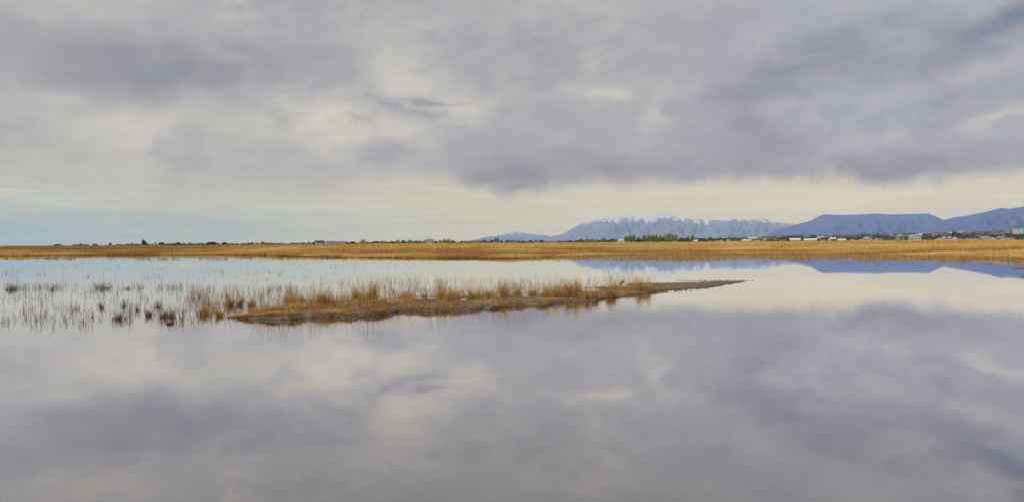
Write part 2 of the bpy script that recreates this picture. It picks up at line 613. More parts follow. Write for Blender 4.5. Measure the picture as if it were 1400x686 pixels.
def build_bank():
    xs = np.arange(285, 1040, 1.3); 
    ts = np.linspace(0, 1, 110)
    X = np.repeat(xs[:, None], len(ts), 1)
    f = np.interp(xs, FX, FY) + 4; b = np.interp(xs, BX, BY) - 4
    Y = f[:, None] + (b - f)[:, None] * ts[None]
    P, h = bank_h(X.ravel(), Y.ravel())
    P[:, 2] = h
    na, nb = len(xs), len(ts)
    idx = np.arange(na * nb).reshape(na, nb)
    q = np.stack([idx[:-1, :-1], idx[1:, :-1], idx[1:, 1:], idx[:-1, 1:]], -1).reshape(-1, 4)
    m, nt, out = new_mat('wet_mud')
    N = NT(nt)
    geo = N.n('ShaderNodeNewGeometry').outputs['Position']
    z = N.n('ShaderNodeSeparateXYZ'); N.l(geo, z.inputs[0])
    f1 = N.noise(geo, 2.2, 6, .65); f2 = N.noise(geo, 14, 4, .7); f3 = N.noise(N.mapping(geo, scale=(3, 22, 10)), 1, 4, .7)
    c = N.mix(N.maprange(f1, .35, .65), (.105, .07, .04), (.205, .15, .09))
    c = N.mix(N.maprange(f3, .55, .68, 0, .7), c, (.34, .23, .09))
    f4 = N.noise(geo, .8, 5, .6)
    c = N.mix(N.maprange(f4, .52, .62, 0, .75), c, (.085, .062, .04))
    c = N.mix(N.maprange(f2, .55, .7, 0, .8), c, (.06, .04, .025))
    c = N.mix(N.maprange(z.outputs[2], .0, .045, .85, 0, True), c, (.055, .035, .022))
    b_ = N.n('ShaderNodeBsdfPrincipled')
    N.l(c, b_.inputs['Base Color'])
    b_.inputs['Roughness'].default_value = .75
    b_.inputs['Specular IOR Level'].default_value = .35
    bp = N.n('ShaderNodeBump'); bp.inputs['Distance'].default_value = .03; bp.inputs['Strength'].default_value = .9
    N.l(f2, bp.inputs['Height']); N.l(bp.outputs[0], b_.inputs['Normal'])
    N.l(b_.outputs[0], out.inputs[0])
    me = mesh_np('mud_bank', P, q, 4, m, smooth=True)
    tag(link('mud_bank', me), kind='structure')
    # small islet at the right edge of the picture
    for (cx, cy, w, d) in ((1402, 366, 18, 1.5), (1404, 377, 11, .7)):
        xs = np.linspace(cx - w, cx + w, 60); ys = np.linspace(cy + d * 1.6, cy - d * 1.6, 30)
        X, Y = np.meshgrid(xs, ys, indexing='ij')
        P = gpv(X.ravel(), Y.ravel())
        e = 1 - ((X.ravel() - cx) / w) ** 2 - ((Y.ravel() - cy) / d) ** 2
        P[:, 2] = np.clip(e, -1, 1) * .10 + (fbm(P[:, 0] * 2, P[:, 1] * 1.2, 4) - .5) * .14 - .02
        idx = np.arange(len(xs) * len(ys)).reshape(len(xs), len(ys))
        q = np.stack([idx[:-1, :-1], idx[1:, :-1], idx[1:, 1:], idx[:-1, 1:]], -1).reshape(-1, 4)
        tag(link('mud_islet', mesh_np('mud_islet', P, q[:, ::-1], 4, m, smooth=True)), kind='structure')
    return m


M_MUD = build_bank()


def bank_z(xs, ys):
    P, h = bank_h(np.atleast_1d(np.asarray(xs, float)), np.atleast_1d(np.asarray(ys, float)))
    P[:, 2] = h
    return P


def build_litter():
    # flattened straw and short grass all over the bank
    m = 90000
    xs = rng.uniform(300, 1015, m); f = np.interp(xs, FX, FY); b = np.interp(xs, BX, BY)
    ys = b + (f - b) * rng.random(m)
    keep = rng.random(m) < np.interp(xs, [300, 860, 890, 1015], [1, .8, .12, .05]) * (sst(.40, .60, fbm(xs * .04, ys * .35, 5)) * .75 + .04)
    xs, ys = xs[keep], ys[keep]
    P = bank_z(xs, ys)
    k = P[:, 2] > .004
    P = P[k]; xs = xs[k]
    n = len(P)
    H = rng.uniform(.02, .11, n)
    an = rng.random(n) * 6.28
    b1 = blades(P, H, np.full(n, .012), an, rng.normal(0, 2.2, n), rng.normal(0, 2.2, n), np.clip(rng.normal(.34, .30, n) + (fbm(P[:, 0] * .9 + 90, P[:, 1] * .6 + 12, 4) - .5) * 1.8, 0, 1))
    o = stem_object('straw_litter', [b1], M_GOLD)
    tag(o, 'flattened straw and short dry grass covering the mud bank', 'straw litter', kind='stuff')
    # short standing stems spread over the bank
    m = 2900
    xs = rng.uniform(340, 880, m); f = np.interp(xs, FX, FY); b = np.interp(xs, BX, BY)
    ys = b + (f - b) * np.clip(rng.beta(1.1, 2.2, m), 0, 1)
    keep = rng.random(m) < sst(.4, .62, fbm(xs * .05 + 3, ys * .2, 4)) + .06
    xs, ys = xs[keep], ys[keep]
    P = bank_z(xs, ys); k = P[:, 2] > -.02; P = P[k]
    n = len(P)
    parts = [prisms(P, rng.uniform(.1, .5, n), rng.uniform(.006, .012, n), rng.random(n) * 6.28, np.abs(rng.normal(0, .25, n)), rng.normal(0, .25, n),
                    np.clip(rng.normal(.5, .3, n), 0, 1), np.where(rng.random(n) < .1, .6, 0))]
    # taller single stems, many along the front edge
    m = 680
    xs = rng.uniform(345, 905, m); f = np.interp(xs, FX, FY); b = np.interp(xs, BX, BY)
    ys = f - (f - b) * np.clip(rng.beta(1.0, 1.6, m), 0.02, 1)
    P = bank_z(xs, ys); P[:, 2] = np.maximum(P[:, 2], -.02); n = len(P)
    parts.append(prisms(P, rng.uniform(.3, .95, n), rng.uniform(.006, .010, n), rng.random(n) * 6.28, np.abs(rng.normal(0, .2, n)), rng.normal(0, .22, n),
                        np.clip(rng.normal(.35, .3, n), 0, 1), np.where(rng.random(n) < .06, .6, 0)))
    # ragged sods and roots along the waterline
    m = 9000
    xs = rng.uniform(310, 905, m); f = np.interp(xs, FX, FY)
    ys = f - rng.exponential(.9, m) + .3
    keep = rng.random(m) < sst(.38, .6, fbm(xs * .08, ys * 0 + 2, 4)) + .1
    P = bank_z(xs[keep], ys[keep]); P = P[P[:, 2] > -.03]; n = len(P)
    parts.append(blades(P, rng.uniform(.03, .13, n), np.full(n, .014), rng.random(n) * 3.14, rng.normal(0, .9, n), rng.normal(-.3, .9, n), np.clip(rng.normal(.3, .3, n), 0, 1)))
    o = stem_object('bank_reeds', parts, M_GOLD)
    tag(o, 'thin golden reed stems standing all over the mud bank', 'reeds', kind='stuff')


build_litter()

# ------------------------------------------------------------------ reed tufts one can tell apart
G_BANK, G_WATER = 'golden reed tufts on the mud bank', 'dark reed clumps standing in the shallow water'
TUFTS = [
    # x, base y, height px, half width px, stems, kind(0 gold 1 brown), label
    (15, 395, 11, 11, 70, 1, 'wide dark reed clump in the water at the far left edge'),
    (70, 396, 11, 3, 16, 1, 'narrow dark reed clump alone in the water near the left edge'),
    (142, 393, 11, 10, 70, 1, 'dark reed clump with leaning stems in the far left shallows'),
    (173, 394, 11, 6, 34, 1, 'small reed clump just right of the far leaning dark clump'),
    (162, 436, 17, 9, 80, 1, 'lowest dark reed clump on the left with stems splayed like a fan'),
    (100, 422, 14, 9, 26, 1, 'sparse row of thin upright stems in open water on the left'),
    (140, 420, 13, 4, 30, 1, 'small round reddish reed clump in open water above the fan shaped clump'),
    (170, 418, 14, 5, 34, 1, 'small dark reed clump up and right of the fan shaped clump'),
    (125, 433, 13, 1.5, 8, 1, 'few dark crooked stems left of the fan shaped clump'),
    (188, 424, 16, 5, 26, 1, 'loose upright reed clump halfway between fan shaped and dense brown clumps'),
    (206, 431, 16, 7, 54, 1, 'brown reed clump directly left of the dense brown clump'),
    (232, 433, 22, 10, 120, 1, 'dense tall brown reed clump standing in water left of the mud bank'),
    (214, 419, 14, 9, 50, 1, 'brown clump behind and left of the dense tall brown clump'),
    (278, 430, 20, 8, 110, 0, 'leftmost golden reed tuft standing in water off the bank tip'),
    (301, 432, 19, 5, 60, 0, 'slim golden brown tuft just off the left tip of the bank'),
    (315, 417, 22, 8, 110, 0, 'bushy golden tuft in the water behind the left tip of the bank'),
    (328, 416, 22, 4, 50, 0, 'narrow golden tuft beside the bushy tuft behind the bank tip'),
    (343, 417, 17, 6, 70, 0, 'low golden tuft at the left beginning of the bank back edge'),
    (368, 428, 13, 5, 60, 0, 'small orange tuft low on the left front of the mud bank'),
    (399, 416, 24, 8, 130, 0, 'thick golden tuft on the back edge, left one of a pair'),
    (413, 416, 20, 5, 80, 0, 'slimmer golden tuft on the back edge, right one of a pair'),
    (446, 421, 32, 11, 210, 0, 'large yellow green based tuft standing forward on the bank'),
    (488, 410, 28, 8, 120, 0, 'golden tuft leaning left on the back of the bank'),
    (508, 411, 33, 10, 190, 0, 'tallest thick golden tuft in the left half of the bank'),
    (517, 419, 12, 11, 120, 0, 'low yellow tuft in front of the tallest thick tuft'),
    (553, 408, 22, 10, 70, 0, 'thin straw coloured tuft behind the middle of the bank'),
    (580, 407, 24, 6, 44, 1, 'dark brown thin tuft in pools behind the bank middle'),
    (601, 411, 28, 7, 140, 0, 'upright orange tuft, left of two near the bank middle'),
    (618, 414, 30, 8, 160, 0, 'upright orange tuft, right of two near the bank middle'),
    (650, 408, 28, 10, 120, 0, 'wide loose golden tuft right of the bank middle'),
    (670, 407, 28, 7, 90, 0, 'straw coloured tuft between the wide loose tuft and the tall narrow one'),
    (689, 408, 34, 6, 130, 0, 'tall narrow golden tuft reaching above its neighbours right of the middle'),
    (706, 406, 26, 7, 80, 0, 'grey gold tuft just right of the tall narrow tuft'),
    (728, 405, 27, 7, 80, 0, 'loose pale tuft in the pools at the bank back right of the middle'),
    (744, 408, 17, 7, 100, 0, 'low dense tuft in front of the pale loose tuft'),
    (762, 408, 25, 10, 190, 0, 'broad dense golden tuft where the bank begins to narrow'),
    (784, 407, 34, 9, 180, 0, 'tall feathery golden tuft on the narrowing bank'),
    (800, 410, 24, 9, 130, 0, 'golden tuft in front right of the tall feathery tuft'),
    (814, 409, 20, 7, 90, 0, 'short golden tuft between the feathery tuft and the dark based one'),
    (835, 406, 25, 8, 170, 0, 'dark based golden tuft alone at the front edge near the driftwood'),
    (880, 399, 27, 11, 130, 0, 'rightmost tall loose golden tuft at the start of the bare spit'),
    (903, 396, 7, 7, 80, 0, 'tiny dark mound of grass at the start of the bare spit'),
]


def build_tuft(i, x, y, h, hw, n, kd, label):
    c = bank_z(x, y)[0] if 300 < x < 1015 else gp(x, y)
    c[2] = max(c[2], 0.0)
    r = math.hypot(c[0], c[1])
    mpp = r / F
    H0, W0 = h * mpp * (1.0 if kd else 1.2), hw * mpp * (1.0 if kd else .85)
    n = int(n * 1.15)
    nk = rng.integers(2, 5); kc = rng.normal(0, .42, (nk, 2)); kp = rng.integers(0, nk, n)
    off = (rng.normal(0, .27, (n, 2)) + kc[kp]) * np.array([W0, W0 * .8])
    P = np.zeros((n, 3)); P[:, 0] = c[0] + off[:, 0]; P[:, 1] = c[1] + off[:, 1]; P[:, 2] = c[2] - .03
    dd = np.hypot(off[:, 0], off[:, 1]) / W0
    wob = rng.uniform(.75, 1.2)
    H = H0 * rng.beta(rng.uniform(1.8, 3.4), 2.0, n) * 1.12 * wob * (1 - .35 * np.clip(dd, 0, 1))
    H[: max(2, n // 25)] *= 1.35
    la = np.arctan2(off[:, 1], off[:, 0]) + rng.normal(0, .6, n)
    if i == 22: la = np.full(n, 3.1)
    lean = np.abs(rng.normal(.05, .13, n)) + .12 * dd
    cur = rng.normal(.05, .14, n)
    if x in (162, 142): lean += .35
    tone = np.clip(rng.normal(.52, .26, n), 0, 1)
    brk = np.where(rng.random(n) < .08, rng.uniform(.2, 1, n), 0)
    parts = [prisms(P, H, rng.uniform(.0065, .0125, n) * max(1, r / 34), la, lean, cur, tone, brk)]
    # matted short leaves at the foot
    m = n // 4 if kd else n
    off = rng.normal(0, .5, (m, 2)) * W0
    Q = np.zeros((m, 3)); Q[:, 0] = c[0] + off[:, 0]; Q[:, 1] = c[1] + off[:, 1]; Q[:, 2] = c[2] - .02
    parts.append(blades(Q, rng.uniform(.15, .42, m) * H0, rng.uniform(.010, .02, m), rng.random(m) * 3.14, rng.normal(0, .45, m), rng.normal(0, .45, m), np.clip(rng.normal(.35, .25, m), 0, 1)))
    o = stem_object('reed_tuft', parts, M_BROWN if kd else M_GOLD, loc=tuple(c))
    tag(o, label, 'reed tuft', G_WATER if kd or x < 345 else G_BANK)


for i, t in enumerate(TUFTS):
    build_tuft(i, *t)


# ------------------------------------------------------------------ driftwood, clods
M_CRUMB = flat_mat('mud_crumb', (.10, .07, .045), .8, (.20, .15, .10), 6)
M_WOOD = flat_mat('dark_wet_wood', (.035, .025, .02), .8, (.09, .06, .045), 9)


def tube(name, pts, rad, mat, sides=8, parent=None):
    V, Fs = [], []
    for i, (p, r_) in enumerate(zip(pts, rad)):
        p = Vector(p)
        d = Vector(pts[min(i + 1, len(pts) - 1)]) - Vector(pts[max(i - 1, 0)])
        d.normalize()
        u = d.cross(Vector((0.3, 1, 0.2))).normalized(); w = d.cross(u)
        for s in range(sides):
            a = 2 * math.pi * s / sides
            V.append(p + (u * math.cos(a) + w * math.sin(a)) * r_ * (1 + .15 * math.sin(3 * a + i)))
    for i in range(len(pts) - 1):
        for s in range(sides):
            a = i * sides + s; b = i * sides + (s + 1) % sides
            Fs.append((a, b, b + sides, a + sides))
    Fs.append(tuple(range(sides))[::-1]); Fs.append(tuple(range((len(pts) - 1) * sides, len(pts) * sides)))
    return mesh_py(name, V, Fs, mat, True)


c = bank_z(850, 389)[0]; c[2] = max(c[2], .02)
root = link('driftwood', tube('driftwood', [(-.16, 0, .02), (-.08, .0, .05), (0, .01, .10), (.07, .02, .17), (.11, .02, .24)], [.03, .045, .05, .055, .035], M_WOOD), loc=tuple(c))
tag(root, 'dark snapped driftwood stump leaning right on the back edge of the mud bank', 'driftwood')
link('branch', tube('branch', [(.05, .02, .16), (.12, .03, .17), (.18, .04, .155)], [.025, .018, .006], M_WOOD), root)

CL = [(853, 398, .05), (529, 427.5, .05), (541, 425.8, .045), (543, 421, .06), (895, 395.8, .05), (232, 443, .06), (967, 391.4, .06), (676, 421.8, .07)]
CLL = ['round dark mud clod on the front edge left of the bank middle', 'small dark clod at the waterline right of the round clod', 'dark lump lying on the bank behind the two edge clods',
       'dark clod at the bare spit beside the tiny grass mound', 'lone dark floating clump below the dense brown reed clump', 'clod at the lower corner of the bare spit', 'flat dark clod below the right half of the bank',
       'dark clod in the wet gap near the dark based tuft']
CLL = [CLL[7]] + CLL[:7]
for (x, y, s), lb in zip(CL, CLL):
    V, Fs = [], []
    n, k = 12, 7
    for j in range(k):
        ph = math.pi * j / (k - 1)
        for i in range(n):
            a = 2 * math.pi * i / n
            q = 1 + .35 * (float(vnoise(i * .9 + s * 500, j * .8 + x)) - .5)
            V.append((math.sin(ph) * math.cos(a) * s * 1.7 * q, math.sin(ph) * math.sin(a) * s * 1.2 * q, math.cos(ph) * s * .8 * q))
    for j in range(k - 1):
        for i in range(n):
            Fs.append((j * n + i, j * n + (i + 1) % n, (j + 1) * n + (i + 1) % n, (j + 1) * n + i))
    p = gp(x, y); p[2] = .012
    o = link('mud_clod', mesh_py('mud_clod', V, Fs, M_WOOD, True), loc=tuple(p))
    tag(o, lb, 'mud clod', 'dark clods around the mud bank')

# small dark crumbs of mud, roots and flotsam
def build_crumbs():
    n = 2600
    xs = np.concatenate([rng.uniform(860, 1018, 1500), rng.uniform(310, 900, 1100)])
    f = np.interp(xs, FX, FY); b = np.interp(xs, BX, BY)
    u = np.where(rng.random(n) < .45, rng.exponential(.10, n) - .04, rng.random(n))
    ys = np.where(rng.random(n) < .35, b - rng.normal(0, .5, n), f - (f - b) * u)
    # a dotted line of flotsam trailing off the tip and under the gap
    k = 260
    fx = np.concatenate([rng.uniform(925, 1030, k // 2), rng.uniform(835, 950, k // 2)])
    fy = np.concatenate([rng.normal(382.6, .35, k // 2), np.interp(fx[k // 2:], [835, 950], [404.5, 394.5]) + rng.normal(0, .8, k // 2)])
    xs = np.concatenate([xs, fx]); ys = np.concatenate([ys, fy])
    P = bank_z(xs, ys); P[:, 2] = np.maximum(P[:, 2], 0) + .004
    n = len(P)
    s = rng.uniform(.008, .034, n) * np.where(rng.random(n) < .08, 1.8, 1)
    oc = np.array([(1, 0, 0), (.4, .9, 0), (-.7, .6, 0), (-.9, -.4, 0), (0, -1, 0), (.7, -.6, 0), (0, 0, .7)])
    V = P[:, None, :] + oc[None] * s[:, None, None] * rng.uniform(.6, 1.4, (n, 7, 3)) * np.array([1.5, 1, 1])
    tri = np.array([(i, (i + 1) % 6, 6) for i in range(6)])
    Fc = (tri[None] + (np.arange(n) * 7)[:, None, None]).reshape(-1, 3)
    o = link('mud_crumbs', mesh_np('mud_crumbs', V.reshape(-1, 3), Fc, 3, M_CRUMB))
    tag(o, 'small dark crumbs of mud and flotsam along the bank and bare spit', 'mud crumbs', kind='stuff')


build_crumbs()

# few lone bent stems in the open water on the right
lone = []
for (x, y, tx, ty) in ((1371, 434, 1379, 429), (1346, 431, 1347, 430), (1355, 432, 1356, 430.5), (1396, 430, 1397, 428.5), (1388, 384.5, 1388, 383)):
    p = gp(x, y); p[2] = -.01; r_ = math.hypot(p[0], p[1]); mpp = r_ / F
    lone.append((p, (tx - x) * mpp, (y - ty) * mpp))
P = np.array([q[0] for q in lone]); H = np.array([q[2] for q in lone]) + .02; L = np.array([q[1] for q in lone])
parts = [prisms(P, H, np.full(5, .011), np.zeros(5), L / H, np.zeros(5), np.zeros(5))]
o = stem_object('bent_stem', parts[:1], M_BROWN)
tag(o, 'thin bent dark stems poking from open water near the right edge', 'reed stems', kind='stuff')

# ------------------------------------------------------------------ mountains
MT = {
    'far': (33000, 2500, [(640, 330), (655, 327), (663, 324.5), (671, 323.7), (685, 321.5), (695, 318.6), (703, 316.8), (712, 317), (722, 319.5), (735, 321), (745, 321.3), (752, 323.5), (775, 326), (820, 330)]),
    'big': (29000, 5000, [(715, 332), (745, 326), (757, 322.8), (768.6, 320), (780.7, 314), (793, 307), (812, 301.4), (827, 298), (841, 297.5), (861, 293.6), (870, 297), (885, 297.3), (897, 294), (908, 290.7), (917, 292.6),
                          (926, 297.5), (946, 299), (963, 300), (975, 300.6), (987, 301.4), (997, 298), (1011, 300.6), (1026, 300.6), (1040, 299.2), (1060, 303), (1080, 306), (1110, 311), (1180, 322)]),
    'mid': (19000, 4000, [(1010, 330), (1045, 322), (1067, 313), (1084, 308.5), (1096, 304.8), (1108.6, 301.9), (1118, 296.5), (1128, 293.2), (1150, 294.4), (1176, 293.8), (1201, 292.4), (1218, 293.8), (1235, 293.4), (1254, 293.2),
                          (1269, 292.4), (1278.6, 295.8), (1290, 301), (1310, 309), (1350, 324)]),
    'right': (14500, 3600, [(1215, 328), (1245, 318), (1270, 309), (1290, 301), (1303, 298), (1322, 295.6), (1339, 292.4), (1351, 290), (1363, 286.6), (1368.4, 285), (1380.6, 286), (1400, 282.6), (1440, 275), (1500, 272), (1560, 262),
                            (1640, 268), (1740, 280), (1850, 300), (1960, 330)]),
}


def mountain_mat(name, snow_z, snow_w, lowc, highc, snow_amt, GS=160.0):
    m, nt, out = new_mat(name)
    N = NT(nt)
    geo = N.n('ShaderNodeNewGeometry').outputs['Position']
    z = N.n('ShaderNodeSeparateXYZ'); N.l(geo, z.inputs[0])
    hf = N.n('ShaderNodeAttribute', attribute_name='hf').outputs['Fac']
    gully = N.n('ShaderNodeAttribute', attribute_name='gully').outputs['Fac']
    f1 = N.noise(geo, .0012, 7, .62)
    f2 = N.noise(geo, .004, 6, .65)
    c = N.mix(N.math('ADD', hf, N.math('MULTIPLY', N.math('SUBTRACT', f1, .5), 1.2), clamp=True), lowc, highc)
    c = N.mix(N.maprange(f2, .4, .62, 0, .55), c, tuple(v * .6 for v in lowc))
    f3 = N.noise(N.mapping(geo, scale=(1, 1, .35)), .014, 8, .75, dist=.3)
    s = N.math('ADD', z.outputs[2], N.math('MULTIPLY', N.math('SUBTRACT', f3, .5), 900.0))
    f5 = N.noise(N.mapping(geo, scale=(1, 1, .5)), .0036, 5, .65, dist=.5)
    s = N.math('ADD', s, N.math('MULTIPLY', N.math('SUBTRACT', f5, .5), 1000.0))
    rel = N.n('ShaderNodeAttribute', attribute_name='rel').outputs['Fac']
    s = N.math('ADD', s, N.math('MULTIPLY', N.math('SUBTRACT', rel, 1.0), 600.0))
    s = N.math('ADD', s, N.math('MULTIPLY', N.math('SUBTRACT', f1, .5), 250.0))
    s = N.math('ADD', s, N.math('MULTIPLY', gully, GS))
    sn = N.maprange(s, snow_z, snow_z + snow_w, 0, snow_amt)
    c = N.mix(sn, c, (.95, .88, .76))
    d = N.n('ShaderNodeBsdfDiffuse'); N.l(c, d.inputs[0])
    N.l(d.outputs[0], out.inputs[0])
    return m


MM = {
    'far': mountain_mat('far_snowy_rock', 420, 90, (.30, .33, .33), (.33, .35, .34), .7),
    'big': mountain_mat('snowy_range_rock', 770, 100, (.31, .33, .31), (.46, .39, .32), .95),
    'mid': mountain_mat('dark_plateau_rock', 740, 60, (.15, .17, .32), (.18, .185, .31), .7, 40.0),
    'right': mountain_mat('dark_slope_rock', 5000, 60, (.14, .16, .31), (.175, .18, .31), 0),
}


def build_mountain(key, name):
    Rm, dep, prof = MT[key]
    prof = np.array(prof, float)
    az = np.array([az_of(x) for x in prof[:, 0]])
    zz = np.array([elev_z(x, y, Rm) for x, y in prof])
    n = 520; k = 90
    A = np.linspace(az[0], az[-1], n)
    Z = np.interp(A, az, zz)
    s = A * Rm / 1000.0
    span = (A[-1] - A[0]) * Rm / 1000
    Z = Z + (fbm(s * 2.2 + 10, s * 0, 5, .6) - .5) * .035 * Z.max()
    ts = np.concatenate([np.linspace(0, 1, 64), 1 + np.linspace(0, 1, k - 63)[1:]])   # 0 foot, 1 ridge, 2 rear foot
    V = np.zeros((n, len(ts), 3)); GU = np.zeros((n, len(ts)))
    for j, t in enumerate(ts):
        if t <= 1:
            rr = Rm - dep * (1 - t)
            base = t ** 1.45
            # spurs and gullies running down from the crest
            wx = s * 3.6 + (fbm(s * .9 + 3, np.full(n, t * 3.0), 4) - .5) * 3.6 + t * .5
            rid = 1 - np.abs(2 * fbm(wx, np.full(n, t * 3.4 + 5), 5, .55) - 1) * 3.6
            amp = .18 * math.sin(math.pi * min(1, t * .97)) ** .8 * (.45 + 1.1 * fbm(s * .55 + 21, np.full(n, t * 1.5), 2))
            h = base + (rid - .4) * amp
            GU[:, j] = np.clip(.7 - rid, 0, 1.2)
            zc = Z * h if t < 1 else Z
            if t < 1: zc = np.minimum(zc, Z * (.03 + .97 * t) ** .95)
        else:
            rr = Rm + dep * .8 * (t - 1)
            zc = Z * (1 - (t - 1)) ** 1.2
        low = np.minimum(ground_z(np.full(n, rr), A) - 30, 0) if t < .02 or t > 1.98 else -40
        zc = np.maximum(zc, -40)
        if t in (0.0, 2.0): zc = np.full(n, -.9)
        V[:, j, 0] = np.sin(A) * rr; V[:, j, 1] = np.cos(A) * rr; V[:, j, 2] = np.maximum(zc, -.9)
    V[0, :, 2] = -.9; V[-1, :, 2] = -.9
    idx = np.arange(n * len(ts)).reshape(n, len(ts))
    q = np.stack([idx[:-1, :-1], idx[1:, :-1], idx[1:, 1:], idx[:-1, 1:]], -1).reshape(-1, 4)
    hf = np.clip(V[:, :, 2] / Z.max(), 0, 1)
    me = mesh_np(name, V.reshape(-1, 3), q, 4, MM[key], {'hf': hf.ravel(), 'gully': GU.ravel(), 'rel': np.clip(V[:, :, 2] / np.maximum(Z[:, None], 5), 0, 1).ravel()}, smooth=True)
    o = link(name, me)
    return tag(o, kind='structure')


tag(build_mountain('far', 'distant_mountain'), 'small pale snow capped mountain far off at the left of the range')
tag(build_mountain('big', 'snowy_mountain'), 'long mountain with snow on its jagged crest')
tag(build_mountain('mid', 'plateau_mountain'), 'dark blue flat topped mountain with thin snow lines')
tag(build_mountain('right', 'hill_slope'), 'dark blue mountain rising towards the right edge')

# ------------------------------------------------------------------ trees
M_BARK = flat_mat('tree_bark', (.11, .085, .06), .9, (.07, .055, .04), 2)


def leaf_mat(name, a, b):
    m, nt, out = new_mat(name)
    N = NT(nt)
    tone = N.n('ShaderNodeAttribute', attribute_name='tone').outputs['Fac']
    c = N.ramp(tone, [(0, a), (1, b)])
    d = N.n('ShaderNodeBsdfDiffuse'); N.l(c, d.inputs[0])
    t = N.n('ShaderNodeBsdfTranslucent'); N.l(c, t.inputs[0])
    mx = N.n('ShaderNodeMixShader'); mx.inputs[0].default_value = .3
    N.l(d.outputs[0], mx.inputs[1]); N.l(t.outputs[0], mx.inputs[2]); N.l(mx.outputs[0], out.inputs[0])
    return m


L_GREEN = leaf_mat('spring_green_leaves', (.20, .25, .05), (.46, .50, .12))
L_DARK = leaf_mat('dark_conifer_needles', (.018, .035, .022), (.05, .075, .04))
L_OLIVE = leaf_mat('olive_leaves', (.08, .10, .045), (.18, .18, .08))
L_RED = leaf_mat('reddish_bare_twigs', (.10, .06, .045), (.22, .13, .09))
L_TOWN = leaf_mat('town_foliage', (.05, .07, .05), (.15, .16, .08))


def crown_mesh(shape, mat, n, leaf, seed):
    r_ = np.random.default_rng(seed)
    if shape == 'poplar':
        t = r_.random(n); rad = .16 * np.sin(np.clip(t * .92 + .06, 0, 1) * math.pi) ** .55
        z = .12 + t * .9
    elif shape == 'conifer':
        t = r_.random(n) ** .8; t = t; rad = .30 * (1 - t) + .02; z = .06 + t * .94
    elif shape == 'bush':
        t = r_.random(n); rad = .75 * np.sqrt(np.clip(1 - (t * 1.0) ** 2, 0, 1)); z = t * .98 + .02
    elif shape == 'bare':
        t = r_.random(n); rad = .42 * np.sin(np.clip(t * .8 + .15, 0, 1) * math.pi) ** .7; z = .2 + t * .8
    else:
        t = r_.random(n); rad = .48 * np.sin(np.clip(t * .86 + .1, 0, 1) * math.pi) ** .6; z = .16 + t * .86
    # clumps give gaps and an uneven outline
    nc = max(6, n // 22)
    ca = r_.random(nc) * 6.28; ct = r_.random(nc)
    ang = r_.random(n) * 6.28
    pick = r_.integers(0, nc, n)
    ang = ca[pick] + r_.normal(0, .35, n)
    tt = ct[pick]
    zz = z * .45 + (z.min() + (z.max() - z.min()) * tt) * .55
    tnorm = (zz - z.min()) / max(1e-6, z.max() - z.min())
    if shape == 'poplar': rad = .17 * np.sin(np.clip(tnorm * .92 + .06, 0, 1) * math.pi) ** .55
    elif shape == 'conifer': rad = .30 * (1 - tnorm) + .02
    elif shape == 'bush': rad = .75 * np.sqrt(np.clip(1 - tnorm ** 2, 0, 1))
    elif shape == 'bare': rad = .42 * np.sin(np.clip(tnorm * .8 + .15, 0, 1) * math.pi) ** .7
    else: rad = .48 * np.sin(np.clip(tnorm * .86 + .1, 0, 1) * math.pi) ** .6
    rr = rad * np.sqrt(r_.random(n)) * (1 + .35 * (r_.random(nc)[pick] - .4))
    C = np.stack([np.cos(ang) * rr, np.sin(ang) * rr, zz], -1)
    e1 = r_.normal(0, 1, (n, 3)); e1 /= np.linalg.norm(e1, axis=1)[:, None]
    e2 = np.cross(e1, r_.normal(0, 1, (n, 3))); e2 /= np.linalg.norm(e2, axis=1)[:, None]
    s = leaf * r_.uniform(.6, 1.4, n)[:, None]
    V = np.stack([C - e1 * s, C + e2 * s, C + e1 * s, C - e2 * s * .8], 1).reshape(-1, 3)
    q = np.arange(n * 4).reshape(n, 4)
    tone = np.clip(r_.random(nc)[pick] * .6 + r_.random(n) * .4, 0, 1)
    return mesh_np('crown', V, q, 4, mat, {'tone': np.repeat(tone, 4)})


def trunk_mesh(shape, seed):
    r_ = random.Random(seed)
    top = {'poplar': .9, 'conifer': .95, 'bush': .5, 'bare': .8, 'round': .7}[shape]
    V, Fs = [], []

    def limb(a, b, ra, rb, k=4):
        base = len(V)
        for j in range(k):
            t = j / (k - 1)
            p = Vector(a).lerp(Vector(b), t) + Vector((r_.uniform(-1, 1), r_.uniform(-1, 1), 0)) * .01 * t
            for s in range(5):
                an = s * 1.2566
                w = ra + (rb - ra) * t
                V.append((p.x + math.cos(an) * w, p.y + math.sin(an) * w, p.z))
        for j in range(k - 1):
            for s in range(5):
                Fs.append((base + j * 5 + s, base + j * 5 + (s + 1) % 5, base + (j + 1) * 5 + (s + 1) % 5, base + (j + 1) * 5 + s))
    limb((0, 0, -.05), (0, 0, top), .022, .006, 6)
    nb = {'poplar': 8, 'conifer': 8, 'bush': 8, 'bare': 16, 'round': 10}[shape]
    ln = {'poplar': .12, 'conifer': .14, 'bush': .4, 'bare': .34, 'round': .3}[shape]
    for i in range(nb):
        a = r_.random() * 6.28; z0 = top * (.2 + .7 * i / nb)
        L = ln * r_.uniform(.6, 1.1)
        limb((0, 0, z0), (math.cos(a) * L, math.sin(a) * L, z0 + L * (1.6 if shape == 'poplar' else .7)), .010, .003, 3)
    return mesh_py('trunk', V, Fs, M_BARK)


